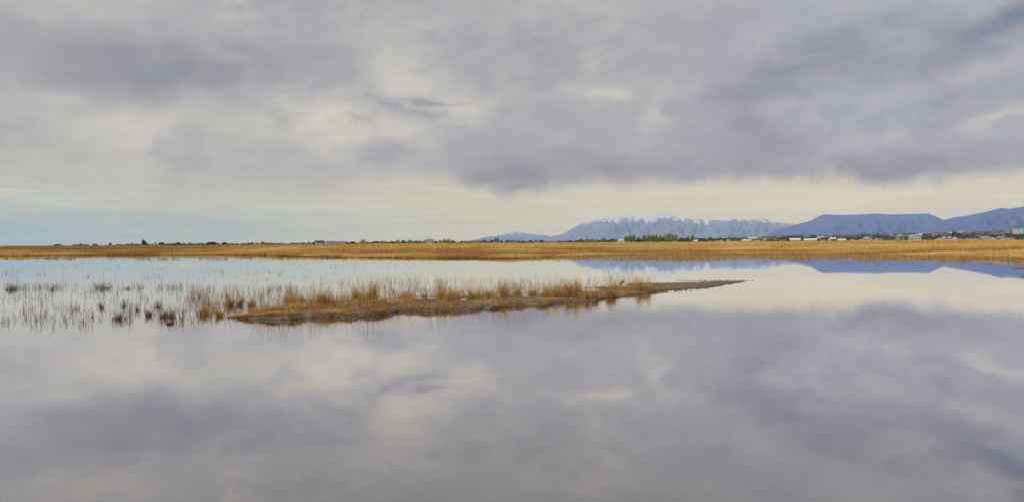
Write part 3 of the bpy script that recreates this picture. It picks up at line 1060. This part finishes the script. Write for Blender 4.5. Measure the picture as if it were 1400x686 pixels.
PROTO = {}
for kd, (shape, mat, n, leaf) in {
    'poplar': ('poplar', L_GREEN, 560, .034), 'round': ('round', L_GREEN, 420, .055), 'conifer': ('conifer', L_DARK, 420, .04),
    'dark': ('round', L_DARK, 420, .06), 'olive': ('round', L_OLIVE, 420, .055), 'bare': ('bare', L_RED, 300, .03), 'bush': ('bush', L_OLIVE, 380, .075),
    'redbush': ('bush', L_RED, 380, .075)}.items():
    PROTO[kd] = [(crown_mesh(shape, mat, n, leaf, 31 + 7 * v), trunk_mesh(shape, v)) for v in range(3)]


def far_ground(x, r):
    return float(ground_z(np.array([r]), np.array([az_of(x)]))[0])


def tree(kind, x, ytop, wpx, r, label, group, name='tree'):
    gz = far_ground(x, r)
    p = at_r(x, r, gz)
    H = max(1.5, elev_z(x, ytop, r) - gz)
    cm, tm = random.choice(PROTO[kind])
    root = bpy.data.objects.new(name, None); COL.objects.link(root)
    root.location = tuple(p); root.empty_display_size = 1
    nat = {'poplar': .34, 'conifer': .6, 'bush': 1.5, 'redbush': 1.5, 'bare': .84}.get(kind, .96)
    wm = wpx * r / F * 1.25
    sx = wm / nat
    root.scale = (sx, sx, H)
    root.rotation_euler = (0, 0, random.random() * 6.28)
    link('crown', cm, root); link('trunk', tm, root)
    tag(root, label, 'tree' if 'bush' not in kind else 'bush', group)
    return root


KIND = {'poplar': ('poplar_tree', 'slim green poplar'), 'round': ('leafy_tree', 'round green leafy tree'), 'conifer': ('conifer_tree', 'dark pointed conifer'), 'dark': ('dark_tree', 'dark rounded tree'),
        'olive': ('olive_tree', 'dull olive tree'), 'bare': ('bare_tree', 'reddish half bare tree'), 'bush': ('bush', 'low olive bush'), 'redbush': ('twiggy_bush', 'reddish twiggy bush')}
ORD = ['leftmost', 'second', 'third', 'fourth', 'fifth', 'sixth', 'seventh', 'eighth', 'ninth', 'tenth', 'eleventh', 'twelfth', 'thirteenth', 'fourteenth', 'fifteenth', 'sixteenth', 'seventeenth', 'eighteenth', 'nineteenth', 'twentieth',
       'twenty first', 'twenty second', 'twenty third', 'twenty fourth', 'twenty fifth']
# (kind, x, top y, width px, distance)
LEFT = [('bush', 80, 333.6, 9, 900), ('bush', 103, 334, 8, 1000), ('bush', 110, 333, 5, 1000), ('redbush', 118, 334, 6, 1000), ('redbush', 130, 333.3, 6, 1000), ('conifer', 151, 331.8, 4.5, 1000),
        ('bush', 163, 333.8, 10, 1100), ('bush', 175, 333.5, 9, 1100), ('dark', 197, 327.4, 4.6, 1000), ('bush', 203, 333, 3.5, 1000), ('bare', 213, 329.5, 2.6, 1000), ('dark', 221, 331.3, 6, 1000), ('bush', 231, 333, 8, 1050),
        ('bare', 259.5, 330.2, 5, 950), ('dark', 287, 331.2, 6, 950), ('dark', 292, 330.8, 7, 950), ('olive', 298, 332.6, 4, 1000), ('dark', 306.5, 331.2, 5.4, 950), ('redbush', 342, 332.4, 8, 1100), ('round', 352, 331.6, 6, 1050),
        ('round', 359.5, 330, 4.6, 1000), ('olive', 366, 332, 7, 1100), ('redbush', 377, 332.6, 8, 1100), ('bush', 400, 332, 10, 1200), ('bush', 413, 331.6, 6, 1200), ('dark', 431, 330.2, 5.5, 1100), ('dark', 436, 330.8, 5, 1100),
        ('dark', 444, 330.2, 5, 1100), ('dark', 457, 330.6, 9, 1150), ('dark', 472, 330.4, 7, 1150), ('dark', 483, 330.2, 6, 1150)]
MID = [('round', 495.5, 327.2, 6.5, 1000), ('redbush', 504, 331, 8, 1100), ('olive', 514, 329.8, 6.5, 1100), ('conifer', 523, 328.4, 4.5, 1050), ('conifer', 527, 328.8, 4.5, 1050), ('olive', 535, 330, 8, 1100), ('round', 543.5, 327.8, 6, 1050),
       ('olive', 552, 328.4, 7, 1050), ('round', 561, 327.8, 7, 1050), ('olive', 568, 329, 7, 1050), ('round', 574, 329, 6, 1050), ('round', 581, 328.2, 5, 1050), ('olive', 588, 329.6, 6, 1100), ('olive', 595, 329, 6, 1100), ('round', 602, 328, 5, 1050),
       ('round', 608.5, 326.8, 6, 1050), ('round', 614, 326.8, 6, 1050), ('olive', 619, 328.4, 5, 1100), ('redbush', 630, 330, 5, 1100), ('round', 643, 329, 5, 1100), ('round', 652.5, 328, 5, 1050), ('olive', 662, 327.8, 4.5, 1050),
       ('olive', 668, 329, 5, 1050), ('olive', 673, 327.8, 4, 1050), ('poplar', 677, 325.3, 3, 1050), ('poplar', 681, 325.3, 3, 1050), ('conifer', 685.5, 327.6, 4, 1050), ('olive', 694, 327.8, 6, 1050), ('round', 701, 327.6, 6, 1080),
       ('olive', 708, 328.6, 5, 1080), ('olive', 716, 329, 7, 1100), ('olive', 725, 328.4, 5, 1100), ('round', 733, 327.8, 5, 1050), ('olive', 740, 328.4, 6, 1080), ('redbush', 750, 330.6, 8, 900), ('bush', 765, 328.8, 9, 1200), ('olive', 777.5, 328.2, 6, 1100),
       ('bare', 793, 325.8, 9, 1050), ('round', 803, 327.2, 8, 1050), ('round', 810, 327.2, 7, 1050), ('bare', 826, 324, 6, 1000), ('redbush', 838, 327.6, 8, 1100), ('olive', 848, 327.6, 8, 1150)]
GROVE = [('poplar', 856, 323, 4.4), ('poplar', 860, 321.8, 3.6), ('poplar', 863.5, 321.6, 4), ('poplar', 867.5, 321, 4), ('olive', 873, 324.4, 5), ('bare', 879, 322, 3.6), ('poplar', 882, 320.6, 3.8), ('poplar', 886, 321.4, 4), ('poplar', 890.5, 321.3, 4.4),
         ('poplar', 894, 321, 4), ('poplar', 898.5, 320.8, 4), ('poplar', 903, 321.6, 3.6), ('olive', 907, 323.4, 5), ('round', 913.8, 318.4, 9), ('poplar', 920.5, 320.2, 3.4), ('poplar', 924.5, 320.4, 3.6), ('olive', 931, 324.8, 6), ('bare', 940.8, 322, 4),
         ('poplar', 946.5, 321.6, 4.2)]
RIGHT = [('olive', 960, 325.4, 8, 1300), ('redbush', 971, 324, 6.5, 1000), ('olive', 984, 325, 6, 1500), ('conifer', 997, 322, 3, 1200), ('round', 1057, 324.6, 7, 1200), ('redbush', 1083, 324.6, 7, 1200), ('bush', 1140, 327, 8, 1000), ('round', 1188.5, 321.6, 7, 1300),
         ('olive', 1148, 324.5, 7, 1300), ('olive', 1212, 324, 7, 1400), ('conifer', 1303, 314.2, 2.6, 1900), ('dark', 1312, 322, 8, 1500), ('olive', 1276, 323, 7, 1400), ('olive', 1362, 321, 8, 1500), ('dark', 1356, 323, 8, 1400), ('round', 1328, 323, 6, 1500)]


def plant(lst, where, group, r0=None):
    cnt = {}
    for t in lst:
        kd, x, yt, w = t[:4]; r_ = t[4] if len(t) > 4 else r0 * random.uniform(.97, 1.03)
        cnt[kd] = cnt.get(kd, 0) + 1
    seen = {}
    for t in lst:
        kd, x, yt, w = t[:4]; r_ = t[4] if len(t) > 4 else r0 * random.uniform(.97, 1.03)
        i = seen.get(kd, 0); seen[kd] = i + 1
        nm, ph = KIND[kd]
        if cnt[kd] == 1: lb = f'only {ph} {where}'
        elif i == cnt[kd] - 1: lb = f'rightmost {ph} {where}'
        else: lb = f'{ORD[i]} {ph}{" from the left" if i else ""} {where}'
        tree(kd, x, yt, w, r_ * 1.0, lb, group, nm)


plant(LEFT, 'on the far left horizon', 'trees along the left horizon')
plant(MID, 'on the middle horizon', 'trees along the middle horizon')
plant(GROVE, 'in the grove before the snowy mountain', 'trees of the poplar grove', 980)
plant(RIGHT, 'among the town houses at the right', 'trees standing out in the town')

# distant wood and garden trees that read as one mass
Vs, Qs, Ts = [], [], []
off = 0


def mass(n, xr, rr, hr, wr, dens=None):
    global off
    for i in range(n):
        x = random.uniform(*xr); r_ = rr[0] * (rr[1] / rr[0]) ** random.random()
        gz = far_ground(x, r_)
        p = at_r(x, r_, gz)
        h = random.uniform(*hr); w = random.uniform(*wr)
        m = 46
        c = rng.normal(0, .36, (m, 3)); c[:, 2] = np.abs(c[:, 2]) * 1.1 + .12
        c = c * np.array([w, w, h * .55]) + p
        e1 = rng.normal(0, 1, (m, 3)); e2 = rng.normal(0, 1, (m, 3))
        s = w * .14
        V = np.stack([c - e1 * s, c + e2 * s, c + e1 * s, c - e2 * s], 1).reshape(-1, 3)
        V[:, 2] = np.maximum(V[:, 2], gz)
        Vs.append(V); Qs.append(np.arange(m * 4).reshape(m, 4) + off); off += m * 4
        Ts.append(np.full(m * 4, random.random()) * .7 + np.repeat(rng.random(m), 4) * .3)


mass(1500, (930, 1430), (1500, 6500), (3.5, 7.5), (8, 18))
mass(230, (960, 1430), (1120, 1500), (2.5, 5), (4, 8))
mass(300, (640, 960), (1900, 4000), (7, 13), (10, 26))
mass(150, (480, 640), (1300, 2600), (4, 7.5), (8, 18))
mass(150, (180, 500), (1500, 2600), (3, 5.5), (8, 18))
o = link('distant_wood', mesh_np('distant_wood', np.concatenate(Vs), np.concatenate(Qs), 4, L_TOWN, {'tone': np.concatenate(Ts)}))
tag(o, 'dim green belt of distant trees around and behind the town', 'distant wood', kind='stuff')

# ------------------------------------------------------------------ houses
WALLS = {'white': flat_mat('white_wall', (.50, .48, .44), .8), 'cream': flat_mat('cream_wall', (.62, .54, .42), .8), 'grey': flat_mat('grey_wall', (.38, .38, .39), .8), 'brick': flat_mat('brick_wall', (.32, .17, .12), .85),
         'tan': flat_mat('tan_wall', (.46, .36, .26), .85), 'teal': flat_mat('teal_glass_wall', (.30, .58, .62), .4)}
ROOFS = {'dark': flat_mat('dark_shingle', (.06, .06, .07), .85), 'grey': flat_mat('grey_shingle', (.20, .20, .21), .85), 'white': flat_mat('white_metal_roof', (.56, .55, .53), .6), 'brown': flat_mat('brown_shingle', (.16, .10, .07), .85)}
M_WIN = flat_mat('window_glass', (.03, .035, .045), .15, spec=.6)


def boxm(x0, x1, y0, y1, z0, z1):
    V = [(x0, y0, z0), (x1, y0, z0), (x1, y1, z0), (x0, y1, z0), (x0, y0, z1), (x1, y0, z1), (x1, y1, z1), (x0, y1, z1)]
    Fs = [(0, 3, 2, 1), (4, 5, 6, 7), (0, 1, 5, 4), (1, 2, 6, 5), (2, 3, 7, 6), (3, 0, 4, 7)]
    return V, Fs


def house(name, x, w, hw, hr, r, wall, roof, gable_front, label, cat, group, flat=False, ybase=None, dz=0.0):
    """w width m, hw wall height, hr roof height"""
    gz = far_ground(x, r) + dz
    a = az_of(x)
    p = at_r(x, r, gz)
    root = bpy.data.objects.new(name, None); COL.objects.link(root)
    root.location = tuple(p); root.rotation_euler = (0, 0, -a + random.uniform(-.35, .35))
    d = min(w * .8, 11)
    base = -3.0
    V, Fs = boxm(-w / 2, w / 2, -d / 2, d / 2, base, hw)
    if not flat:
        if gable_front:
            V += [(0, -d / 2, hw + hr * .94), (0, d / 2, hw + hr * .94)]; Fs += [(4, 5, 8), (6, 7, 9)]
        else:
            V += [(-w / 2, 0, hw + hr * .94), (w / 2, 0, hw + hr * .94)]; Fs += [(7, 4, 8), (5, 6, 9)]
    link('wall', mesh_py('wall', V, Fs, WALLS[wall]), root)
    e = .5
    if flat:
        V, Fs = boxm(-w / 2 - .25, w / 2 + .25, -d / 2 - .25, d / 2 + .25, hw + .003, hw + .5)
    else:
        t = .28
        if gable_front:
            sec = [(-w / 2 - e, hw - e * hr / (w / 2)), (0, hw + hr), (w / 2 + e, hw - e * hr / (w / 2))]
            sec = sec + [(q[0], q[1] + t) for q in sec[::-1]]
            V = [(q[0], -d / 2 - e, q[1]) for q in sec] + [(q[0], d / 2 + e, q[1]) for q in sec]
        else:
            sec = [(-d / 2 - e, hw - e * hr / (d / 2)), (0, hw + hr), (d / 2 + e, hw - e * hr / (d / 2))]
            sec = sec + [(q[0], q[1] + t) for q in sec[::-1]]
            V = [(-w / 2 - e, q[0], q[1]) for q in sec] + [(w / 2 + e, q[0], q[1]) for q in sec]
        Fs = [tuple(range(6)), tuple(range(11, 5, -1))] + [(i, (i + 1) % 6, 6 + (i + 1) % 6, 6 + i) for i in range(6)]
    rf = link('roof', mesh_py('roof', V, Fs, ROOFS[roof]), root)
    if not flat and w > 9 and random.random() < .6:
        V, Fs = boxm(w * .2, w * .2 + .8, d * .1, d * .1 + .8, hw + .2, hw + hr + .9)
        link('chimney', mesh_py('chimney', V, Fs, WALLS['brick']), rf)
    # windows on the side facing the marsh
    nwin = max(2, int(w / 3.6))
    floors = 2 if hw > 4.8 else 1
    for fl in range(floors):
        for i in range(nwin):
            cx = -w / 2 + (i + .5) * w / nwin; z0 = .9 + fl * 2.7
            if z0 + 1.2 > hw: continue
            V, Fs = boxm(cx - .6, cx + .6, -d / 2 - .05, -d / 2 + .05, z0, z0 + 1.2)
            link('window', mesh_py('window', V, Fs, M_WIN), root)
    tag(root, label, cat, group)
    return root


HG = 'houses of the town at the foot of the mountains'
# individually recognisable buildings: name,x,w,hw,hr,r,wall,roof,gable,label,cat
BL = [
    ('white_house', 1087, 12, 3.6, 2.2, 1050, 'white', 'white', False, 'bright white low house at the reed edge below the left foot of the plateau', 'house'),
    ('white_house', 1108.5, 15, 3.4, 2.0, 1080, 'white', 'white', False, 'second bright white house at the reed edge, right of the first', 'house'),
    ('long_barn', 1022, 9, 2.8, 1.2, 1000, 'white', 'white', False, 'small white shed at the reed edge right of the pointed conifer', 'shed'),
    ('white_shed', 950.5, 5, 2.8, 1.4, 1000, 'white', 'white', False, 'white shed just right of the last poplar', 'shed'),
    ('white_house', 1185, 9, 6.2, 2.4, 1150, 'white', 'grey', True, 'white gabled house beside the bright green town tree', 'house'),
    ('white_barn', 1250.5, 13, 6.4, 2.8, 1150, 'white', 'white', True, 'large white barn with a sloping roof in the middle of the town', 'barn'),
    ('white_house', 1291, 6.2, 5.4, 3.0, 1120, 'white', 'dark', True, 'left one of two touching white gabled houses', 'house'),
    ('white_house', 1297.5, 6.2, 5.4, 2.8, 1120, 'white', 'dark', True, 'right one of two touching white gabled houses', 'house'),
    ('warehouse', 1243, 60, 7, .5, 2300, 'white', 'white', False, 'long flat white warehouse behind the large white barn', 'warehouse'),
    ('warehouse', 1158, 26, 6, .5, 2400, 'white', 'white', False, 'flat white building behind houses below the plateau', 'warehouse'),
    ('warehouse', 1131, 22, 6, .5, 2300, 'grey', 'white', False, 'pale flat building left of the flat white one below the plateau', 'warehouse'),
    ('warehouse', 1172, 14, 6, .5, 2300, 'white', 'white', False, 'short flat white building right of the flat white one below the plateau', 'warehouse'),
    ('white_block', 1391, 22, 17, .5, 2600, 'white', 'white', False, 'bright white block standing high near the right edge', 'building'),
    ('teal_tower', 1397, 7, 20, .5, 2500, 'teal', 'grey', False, 'pale turquoise tower right beside the bright white block', 'building'),
    ('tan_building', 1267, 60, 9, .5, 4300, 'tan', 'grey', False, 'wide tan building high up at the foot of the mountains', 'building'),
    ('white_house', 587.5, 7, 4.2, 1.8, 900, 'white', 'grey', False, 'small white house before the middle tree line', 'house'),
    ('white_house', 437, 9, 3.8, 2.0, 1000, 'white', 'dark', False, 'white house between dark trees on the left horizon', 'house'),
    ('cream_house', 452, 12, 3.6, 1.8, 1050, 'cream', 'grey', False, 'cream house right of the white one on the left horizon', 'house'),
    ('grey_house', 466, 12, 3.4, 1.8, 1080, 'grey', 'grey', False, 'grey house at the right end of the left horizon row', 'house'),
    ('cream_house', 852, 12, 4.0, 1.6, 1000, 'cream', 'white', False, 'cream low house at the left end of the poplar grove', 'house'),
    ('farmhouse', 843, 9, 4.0, 1.8, 1050, 'brick', 'dark', False, 'brick farmhouse left of the poplar grove', 'house'),
]
for (nm, x, w, hw, hr, r_, wa, ro, gf, lb, ct) in BL:
    house(nm, x, w, hw, hr, r_, wa, ro, gf, lb, ct, HG, flat=hr <= .5)
LB = {('white', 'front'): 'small white house in the front row of the town by the reeds', ('cream', 'front'): 'small cream house in the front row of the town by the reeds', ('grey', 'front'): 'small grey house in the front row of the town by the reeds',
      ('brick', 'front'): 'small brick house in the front row of the town by the reeds', ('tan', 'front'): 'small tan house in the front row of the town by the reeds'}
random.seed(5)
nfront = 0
taken = [b[1] for b in BL]
for i in range(330):
    row = 'front' if i < 190 else 'rear'
    x = random.uniform(955, 1440)
    if row == 'front':
        r_ = random.uniform(1060, 1350)
        if min(abs(x - t) for t in taken) < 3.6: continue
        taken.append(x)
    else:
        r_ = random.uniform(1600, 5000); x = random.uniform(1000, 1440)
    dens = np.interp(x, [955, 1050, 1200, 1440], [.45, .8, 1, 1])
    if random.random() > dens: continue
    wa = random.choice(['white', 'cream', 'grey', 'tan', 'brick', 'tan', 'cream', 'grey'])
    ro = random.choice(['dark', 'grey', 'brown', 'dark', 'grey', 'white'])
    w = random.uniform(5, 9.5) if row == 'front' else random.uniform(10, 22); hw = random.choice([2.6, 3.0, 4.6]) + (row == 'rear') * 2.2; hr = random.uniform(1.6, 2.6)
    lb = f'small {wa} walled house with {ro} roof in the {"front row of the town" if row == "front" else "rear rows of the town"}'
    house(wa + '_house', x, w, hw, hr, r_, wa, ro, random.random() < .4, lb, 'house', HG + (', front row' if row == 'front' else ', rear rows'))

# ------------------------------------------------------------------ sun, sky, haze
SIG, BOX, TOP = 3.5e-5, 36500.0, 1500.0     # haze density, half width and top of the haze box
AIR = (.25, .36, .53)                        # brightness the haze settles to
SUN_EL, SUN_AZ = R(24), R(-135)      # azimuth measured from the view axis towards the right
sd = bpy.data.lights.new('sun', 'SUN')
sd.energy = 1.5; sd.angle = R(14); sd.color = (1.0, .90, .74)
so = bpy.data.objects.new('sun', sd); COL.objects.link(so)
dvec = Vector((math.sin(SUN_AZ) * math.cos(SUN_EL), math.cos(SUN_AZ) * math.cos(SUN_EL), math.sin(SUN_EL)))
so.rotation_euler = dvec.to_track_quat('Z', 'Y').to_euler()
so.location = (0, -20, 30)

w = bpy.data.worlds.new('World'); sc.world = w
w.use_nodes = True
wt = w.node_tree; wt.nodes.clear()
N = NT(wt)
out = N.n('ShaderNodeOutputWorld')
sky = N.n('ShaderNodeTexSky', sky_type='NISHITA')
sky.sun_disc = False; sky.sun_elevation = SUN_EL; sky.sun_rotation = SUN_AZ % (2 * math.pi)
sky.air_density = 1.0; sky.dust_density = 1.0; sky.ozone_density = 1.5
bg_sky = N.n('ShaderNodeBackground'); bg_sky.inputs[1].default_value = 0.09
N.l(sky.outputs[0], bg_sky.inputs[0])

dirv = N.n('ShaderNodeTexCoord').outputs['Generated']
sep = N.n('ShaderNodeSeparateXYZ'); N.l(dirv, sep.inputs[0])
az = N.math('MULTIPLY', N.math('ARCTAN2', sep.outputs[0], sep.outputs[1]), F)
el = N.math('MULTIPLY', N.math('ARCSINE', sep.outputs[2]), F)
# billow warp, seamless on the sphere
st = N.mapping(dirv, scale=(1, 1, 2.0))
w1 = N.noise(st, 5.5, 3, .5, 'Color'); w2 = N.noise(st, 17, 5, .6, 'Color')
wv = N.vmath('ADD', N.vmath('MULTIPLY', N.vmath('SUBTRACT', w1, (.5, .5, .5)), (150, 80, 0)), N.vmath('MULTIPLY', N.vmath('SUBTRACT', w2, (.5, .5, .5)), (75, 52, 0)))
cmb = N.n('ShaderNodeCombineXYZ'); N.l(az, cmb.inputs[0]); N.l(el, cmb.inputs[1])
uv0 = cmb.outputs[0]
uv = N.vmath('ADD', uv0, wv)


def blobs(coord, lst, start):
    acc = start
    for (x, y, sx, sy, amp, *rot) in lst:
        U, V = uv_of(x, y)
        mp = N.mapping(coord, (U, V, 0), (0, 0, R(rot[0]) if rot else 0), (sx, sy, 1), 'TEXTURE')
        e = N.math('EXPONENT', N.math('MULTIPLY', N.vmath('DOT_PRODUCT', mp, mp), -1.0))
        acc = N.math('MULTIPLY_ADD', e, amp, acc)
    return acc


# cloud thickness t: 0 thin and bright, 1 thick and dark
BLOBS = [
    (230, 100, 170, 34, .34), (60, 75, 110, 40, .18), (420, 70, 80, 30, .24), (380, 15, 200, 30, .05), (160, 10, 120, 30, -.07), (30, 20, 90, 40, -.02), (215, 118, 60, 20, .12),
    (150, 172, 75, 20, -.20), (40, 135, 60, 18, -.11), (460, 165, 58, 42, -.38), (300, 155, 70, 20, -.11), (250, 215, 260, 14, .00), (215, 200, 60, 20, -.08),
    (560, 85, 60, 28, -.16, -35), (590, 118, 40, 18, -.18), (640, 145, 28, 25, -.20), (560, 180, 50, 24, -.10), (480, 210, 100, 12, .06),
    (602, 134, 24, 5, .42, -6), (588, 148, 34, 6, .30, -14), (540, 126, 24, 8, .18, -25), (495, 163, 14, 4, .2), (700, 100, 80, 60, .10), (720, 190, 60, 40, .10),
    (815, 116, 36, 13, -.25), (922, 125, 36, 12, -.18), (884, 156, 17, 20, -.25, -40), (745, 195, 38, 24, -.10, 30), (800, 165, 60, 20, -.03),
    (990, 160, 55, 40, .16), (1140, 88, 130, 40, .29, 14), (1000, 30, 260, 30, .04), (900, 228, 150, 20, .20), (685, 250, 55, 15, .34), (700, 225, 130, 26, .16), (1290, 228, 120, 18, .20), (1120, 238, 120, 15, .14),
    (1110, 150, 110, 12, -.07, 4), (1060, 195, 60, 14, .08), (1330, 190, 40, 14, -.11, 30), (1380, 158, 40, 9, -.25, 14), (1340, 80, 80, 14, -.11, 18), (1396, 8, 66, 22, .66, 20), (1250, 180, 60, 20, -.02), (1400, 205, 70, 18, .08), (1300, 125, 80, 20, .12),
    (600, 228, 80, 10, .08), (60, 250, 140, 10, .03), (1150, 190, 300, 80, .12),
]
t0 = N.maprange(el, 60, 200, .42, .48)
t = blobs(uv, BLOBS, t0)
det = N.noise(N.mapping(dirv, scale=(1, 1, 2.1)), 8.5, 6, .54)
det2 = N.noise(N.mapping(dirv, scale=(1, 1, 2.6)), 26, 5, .58)
t = N.math('MULTIPLY_ADD', N.math('SUBTRACT', det, .5), .34, t)
t = N.math('MULTIPLY_ADD', N.math('SUBTRACT', det2, .5), .26, t)
det3 = N.noise(N.mapping(dirv, scale=(1, 1, 1.9)), 14, 6, .62)
patch = N.maprange(N.noise(N.mapping(dirv, scale=(1, 1, 1.5)), 4, 2, .5), .40, .62, .15, 1.0, True)
crisp = N.math('MULTIPLY', N.maprange(det3, .42, .60, -.085, .085, True), patch)
t = N.math('ADD', t, crisp)
t = N.math('ADD', t, N.maprange(el, 315, 410, 0, .24, True))
t = N.math('MULTIPLY', t, .84)
# a soft base everywhere outside the photographed part
cc = N.ramp(t, [(0, g((210, 205, 196))), (.20, g((197, 195, 188))), (.42, g((175, 175, 178))), (.66, g((157, 157, 163))), (.80, g((147, 150, 160))), (1, g((124, 137, 158)))])
# left of the middle the clouds are warmer and thinner, right cooler
cool = N.maprange(az, 60, 420, 0, .55, True)
cc = N.mix(cool, cc, N.mix(1.0, cc, (.93, .97, 1.06), 'MULTIPLY'))

# clear band under the cloud base; ragged lower edge of the cloud deck
uvb = N.vmath('ADD', uv0, N.vmath('MULTIPLY', wv, (1.0, .45, 0)))
sb = N.n('ShaderNodeSeparateXYZ'); N.l(uvb, sb.inputs[0])
fl = N.n('ShaderNodeFloatCurve')
xs_b = [(-1600, 60), (0, 95), (200, 85), (400, 80), (520, 95), (600, 92), (650, 78), (690, 66), (730, 80), (800, 84), (900, 83), (1000, 80), (1100, 84), (1200, 80), (1290, 72), (1400, 84)]
cu = fl.mapping.curves[0]
pts = []
for (x, v) in xs_b:
    U = uv_of(x, 250)[0] if x > -1000 else -3400
    pts.append(((U + 3421) / 6842, v / 300))
pts.append((1.0, .28))
for i, p in enumerate(pts):
    if i < 2: cu.points[i].location = p
    else: cu.points.new(*p)
fl.mapping.update()
N.l(N.math('DIVIDE', N.math('ADD', sb.outputs[0], 3421), 6842), fl.inputs['Value'])
edge = N.math('MULTIPLY', fl.outputs[0], 300)
fray = N.noise(N.mapping(dirv, scale=(1.2, 1.2, .9)), 20, 6, .58)
edge = N.math('MULTIPLY_ADD', N.math('SUBTRACT', fray, .5), 38, edge)
softl = N.maprange(az, -420, 20, 34, 13, True)                   # soft on the left, crisp on the right
dk = N.math('DIVIDE', N.math('SUBTRACT', edge, el), softl)
clear = N.maprange(dk, -1, 1, 0, 1, True)
# streaky stratus in the clear band
stk = N.noise(N.mapping(dirv, scale=(1, 1, 9)), 7, 4, .55)
stk2 = N.noise(N.mapping(dirv, scale=(1, 1, 14)), 15, 5, .55)
warm = N.ramp(N.maprange(az, -750, 800, 0, 1), [(0, g((190, 196, 190))), (.25, g((197, 197, 186))), (.5, g((205, 203, 186))), (.75, g((217, 210, 190))), (1, g((214, 208, 193)))])
warm = N.mix(N.maprange(stk, .35, .65, 0, .45), warm, N.mix(1.0, warm, (.86, .86, .90), 'MULTIPLY'))
warm = N.mix(N.maprange(stk2, .5, .7, 0, .4), warm, g((226, 216, 196)))
over = N.maprange(el, 450, 1050, 1.0, 3.4, True)
cc = N.vmath('SCALE', cc); cc.node.inputs['Scale'].default_value = 1
N.l(over, cc.node.inputs['Scale'])
col = N.mix(clear, cc, warm)
# open blue sky low on the left, thin cloud veil over it
op = N.math('MULTIPLY', N.maprange(el, 70, 18, 0, 1, True), N.maprange(az, -60, -560, .15, 1, True))
op = N.math('MULTIPLY', op, N.maprange(stk, .36, .60, 1, .45, True))
puff = blobs(N.vmath('ADD', uv0, N.vmath('MULTIPLY', wv, (.5, .12, 0))), [(180, 318.5, 22, 2.6, .8), (235, 316, 22, 2.4, .7), (140, 306, 26, 2.5, .3), (496, 319, 12, 3, .5), (460, 325, 60, 4, .25), (60, 330, 60, 3, .15), (330, 322, 40, 2.5, .25)], 0.0)
puff = N.math('MINIMUM', puff, 1.0)
op = N.math('MULTIPLY', op, N.math('SUBTRACT', 1.0, puff))
tq = g((164, 190, 192))
col = N.mix(N.math('MULTIPLY', op, .8), col, tq)
# the air between here and the sky dims and tints it: T = exp(-density * path through the haze)
sn = N.math('MAXIMUM', N.math('SINE', N.math('DIVIDE', el, F)), .001)
path = N.math('MINIMUM', N.math('DIVIDE', TOP, sn), BOX)
T = N.math('EXPONENT', N.math('MULTIPLY', path, -SIG))
airc = N.vmath('SCALE', AIR); N.l(N.math('SUBTRACT', 1.0, T), airc.node.inputs['Scale'])
S = N.vmath('SUBTRACT', col, airc)
S = N.vmath('SCALE', S); N.l(N.math('DIVIDE', 1.0, T), S.node.inputs['Scale'])
S = N.vmath('MAXIMUM', S, (.02, .02, .02))
bg_col = N.n('ShaderNodeBackground'); N.l(S, bg_col.inputs[0])
mixo = N.n('ShaderNodeMixShader')
N.l(N.math('MULTIPLY', op, .12), mixo.inputs[0]); N.l(bg_col.outputs[0], mixo.inputs[1]); N.l(bg_sky.outputs[0], mixo.inputs[2])
N.l(mixo.outputs[0], out.inputs[0])

w.cycles.sampling_method = 'MANUAL'
w.cycles.sample_map_resolution = 512

hz = bpy.data.materials.new('haze_air'); hz.use_nodes = True
ht = hz.node_tree; ht.nodes.clear()
ho = ht.nodes.new('ShaderNodeOutputMaterial'); pv = ht.nodes.new('ShaderNodeVolumePrincipled')
pv.inputs['Color'].default_value = (.42, .62, 1.0, 1)
pv.inputs['Density'].default_value = SIG
pv.inputs['Anisotropy'].default_value = 0.0
ht.links.new(pv.outputs[0], ho.inputs['Volume'])
V, Fs = boxm(-BOX, BOX, -BOX, BOX, -2.0, TOP)
tag(link('haze', mesh_py('haze', V, Fs, hz)), 'thin blue haze in the air over the marsh', 'haze', kind='stuff')

# ------------------------------------------------------------------ render settings
sc.render.engine = 'CYCLES'
sc.view_settings.view_transform = 'Standard'
sc.view_settings.look = 'None'
sc.view_settings.exposure = 0.0
sc.view_settings.gamma = 1.0
sc.cycles.use_denoising = True
sc.cycles.max_bounces = 6
sc.cycles.diffuse_bounces = 1
sc.cycles.glossy_bounces = 3
sc.cycles.transmission_bounces = 2
sc.cycles.volume_bounces = 1
sc.cycles.caustics_reflective = False
sc.cycles.caustics_refractive = False
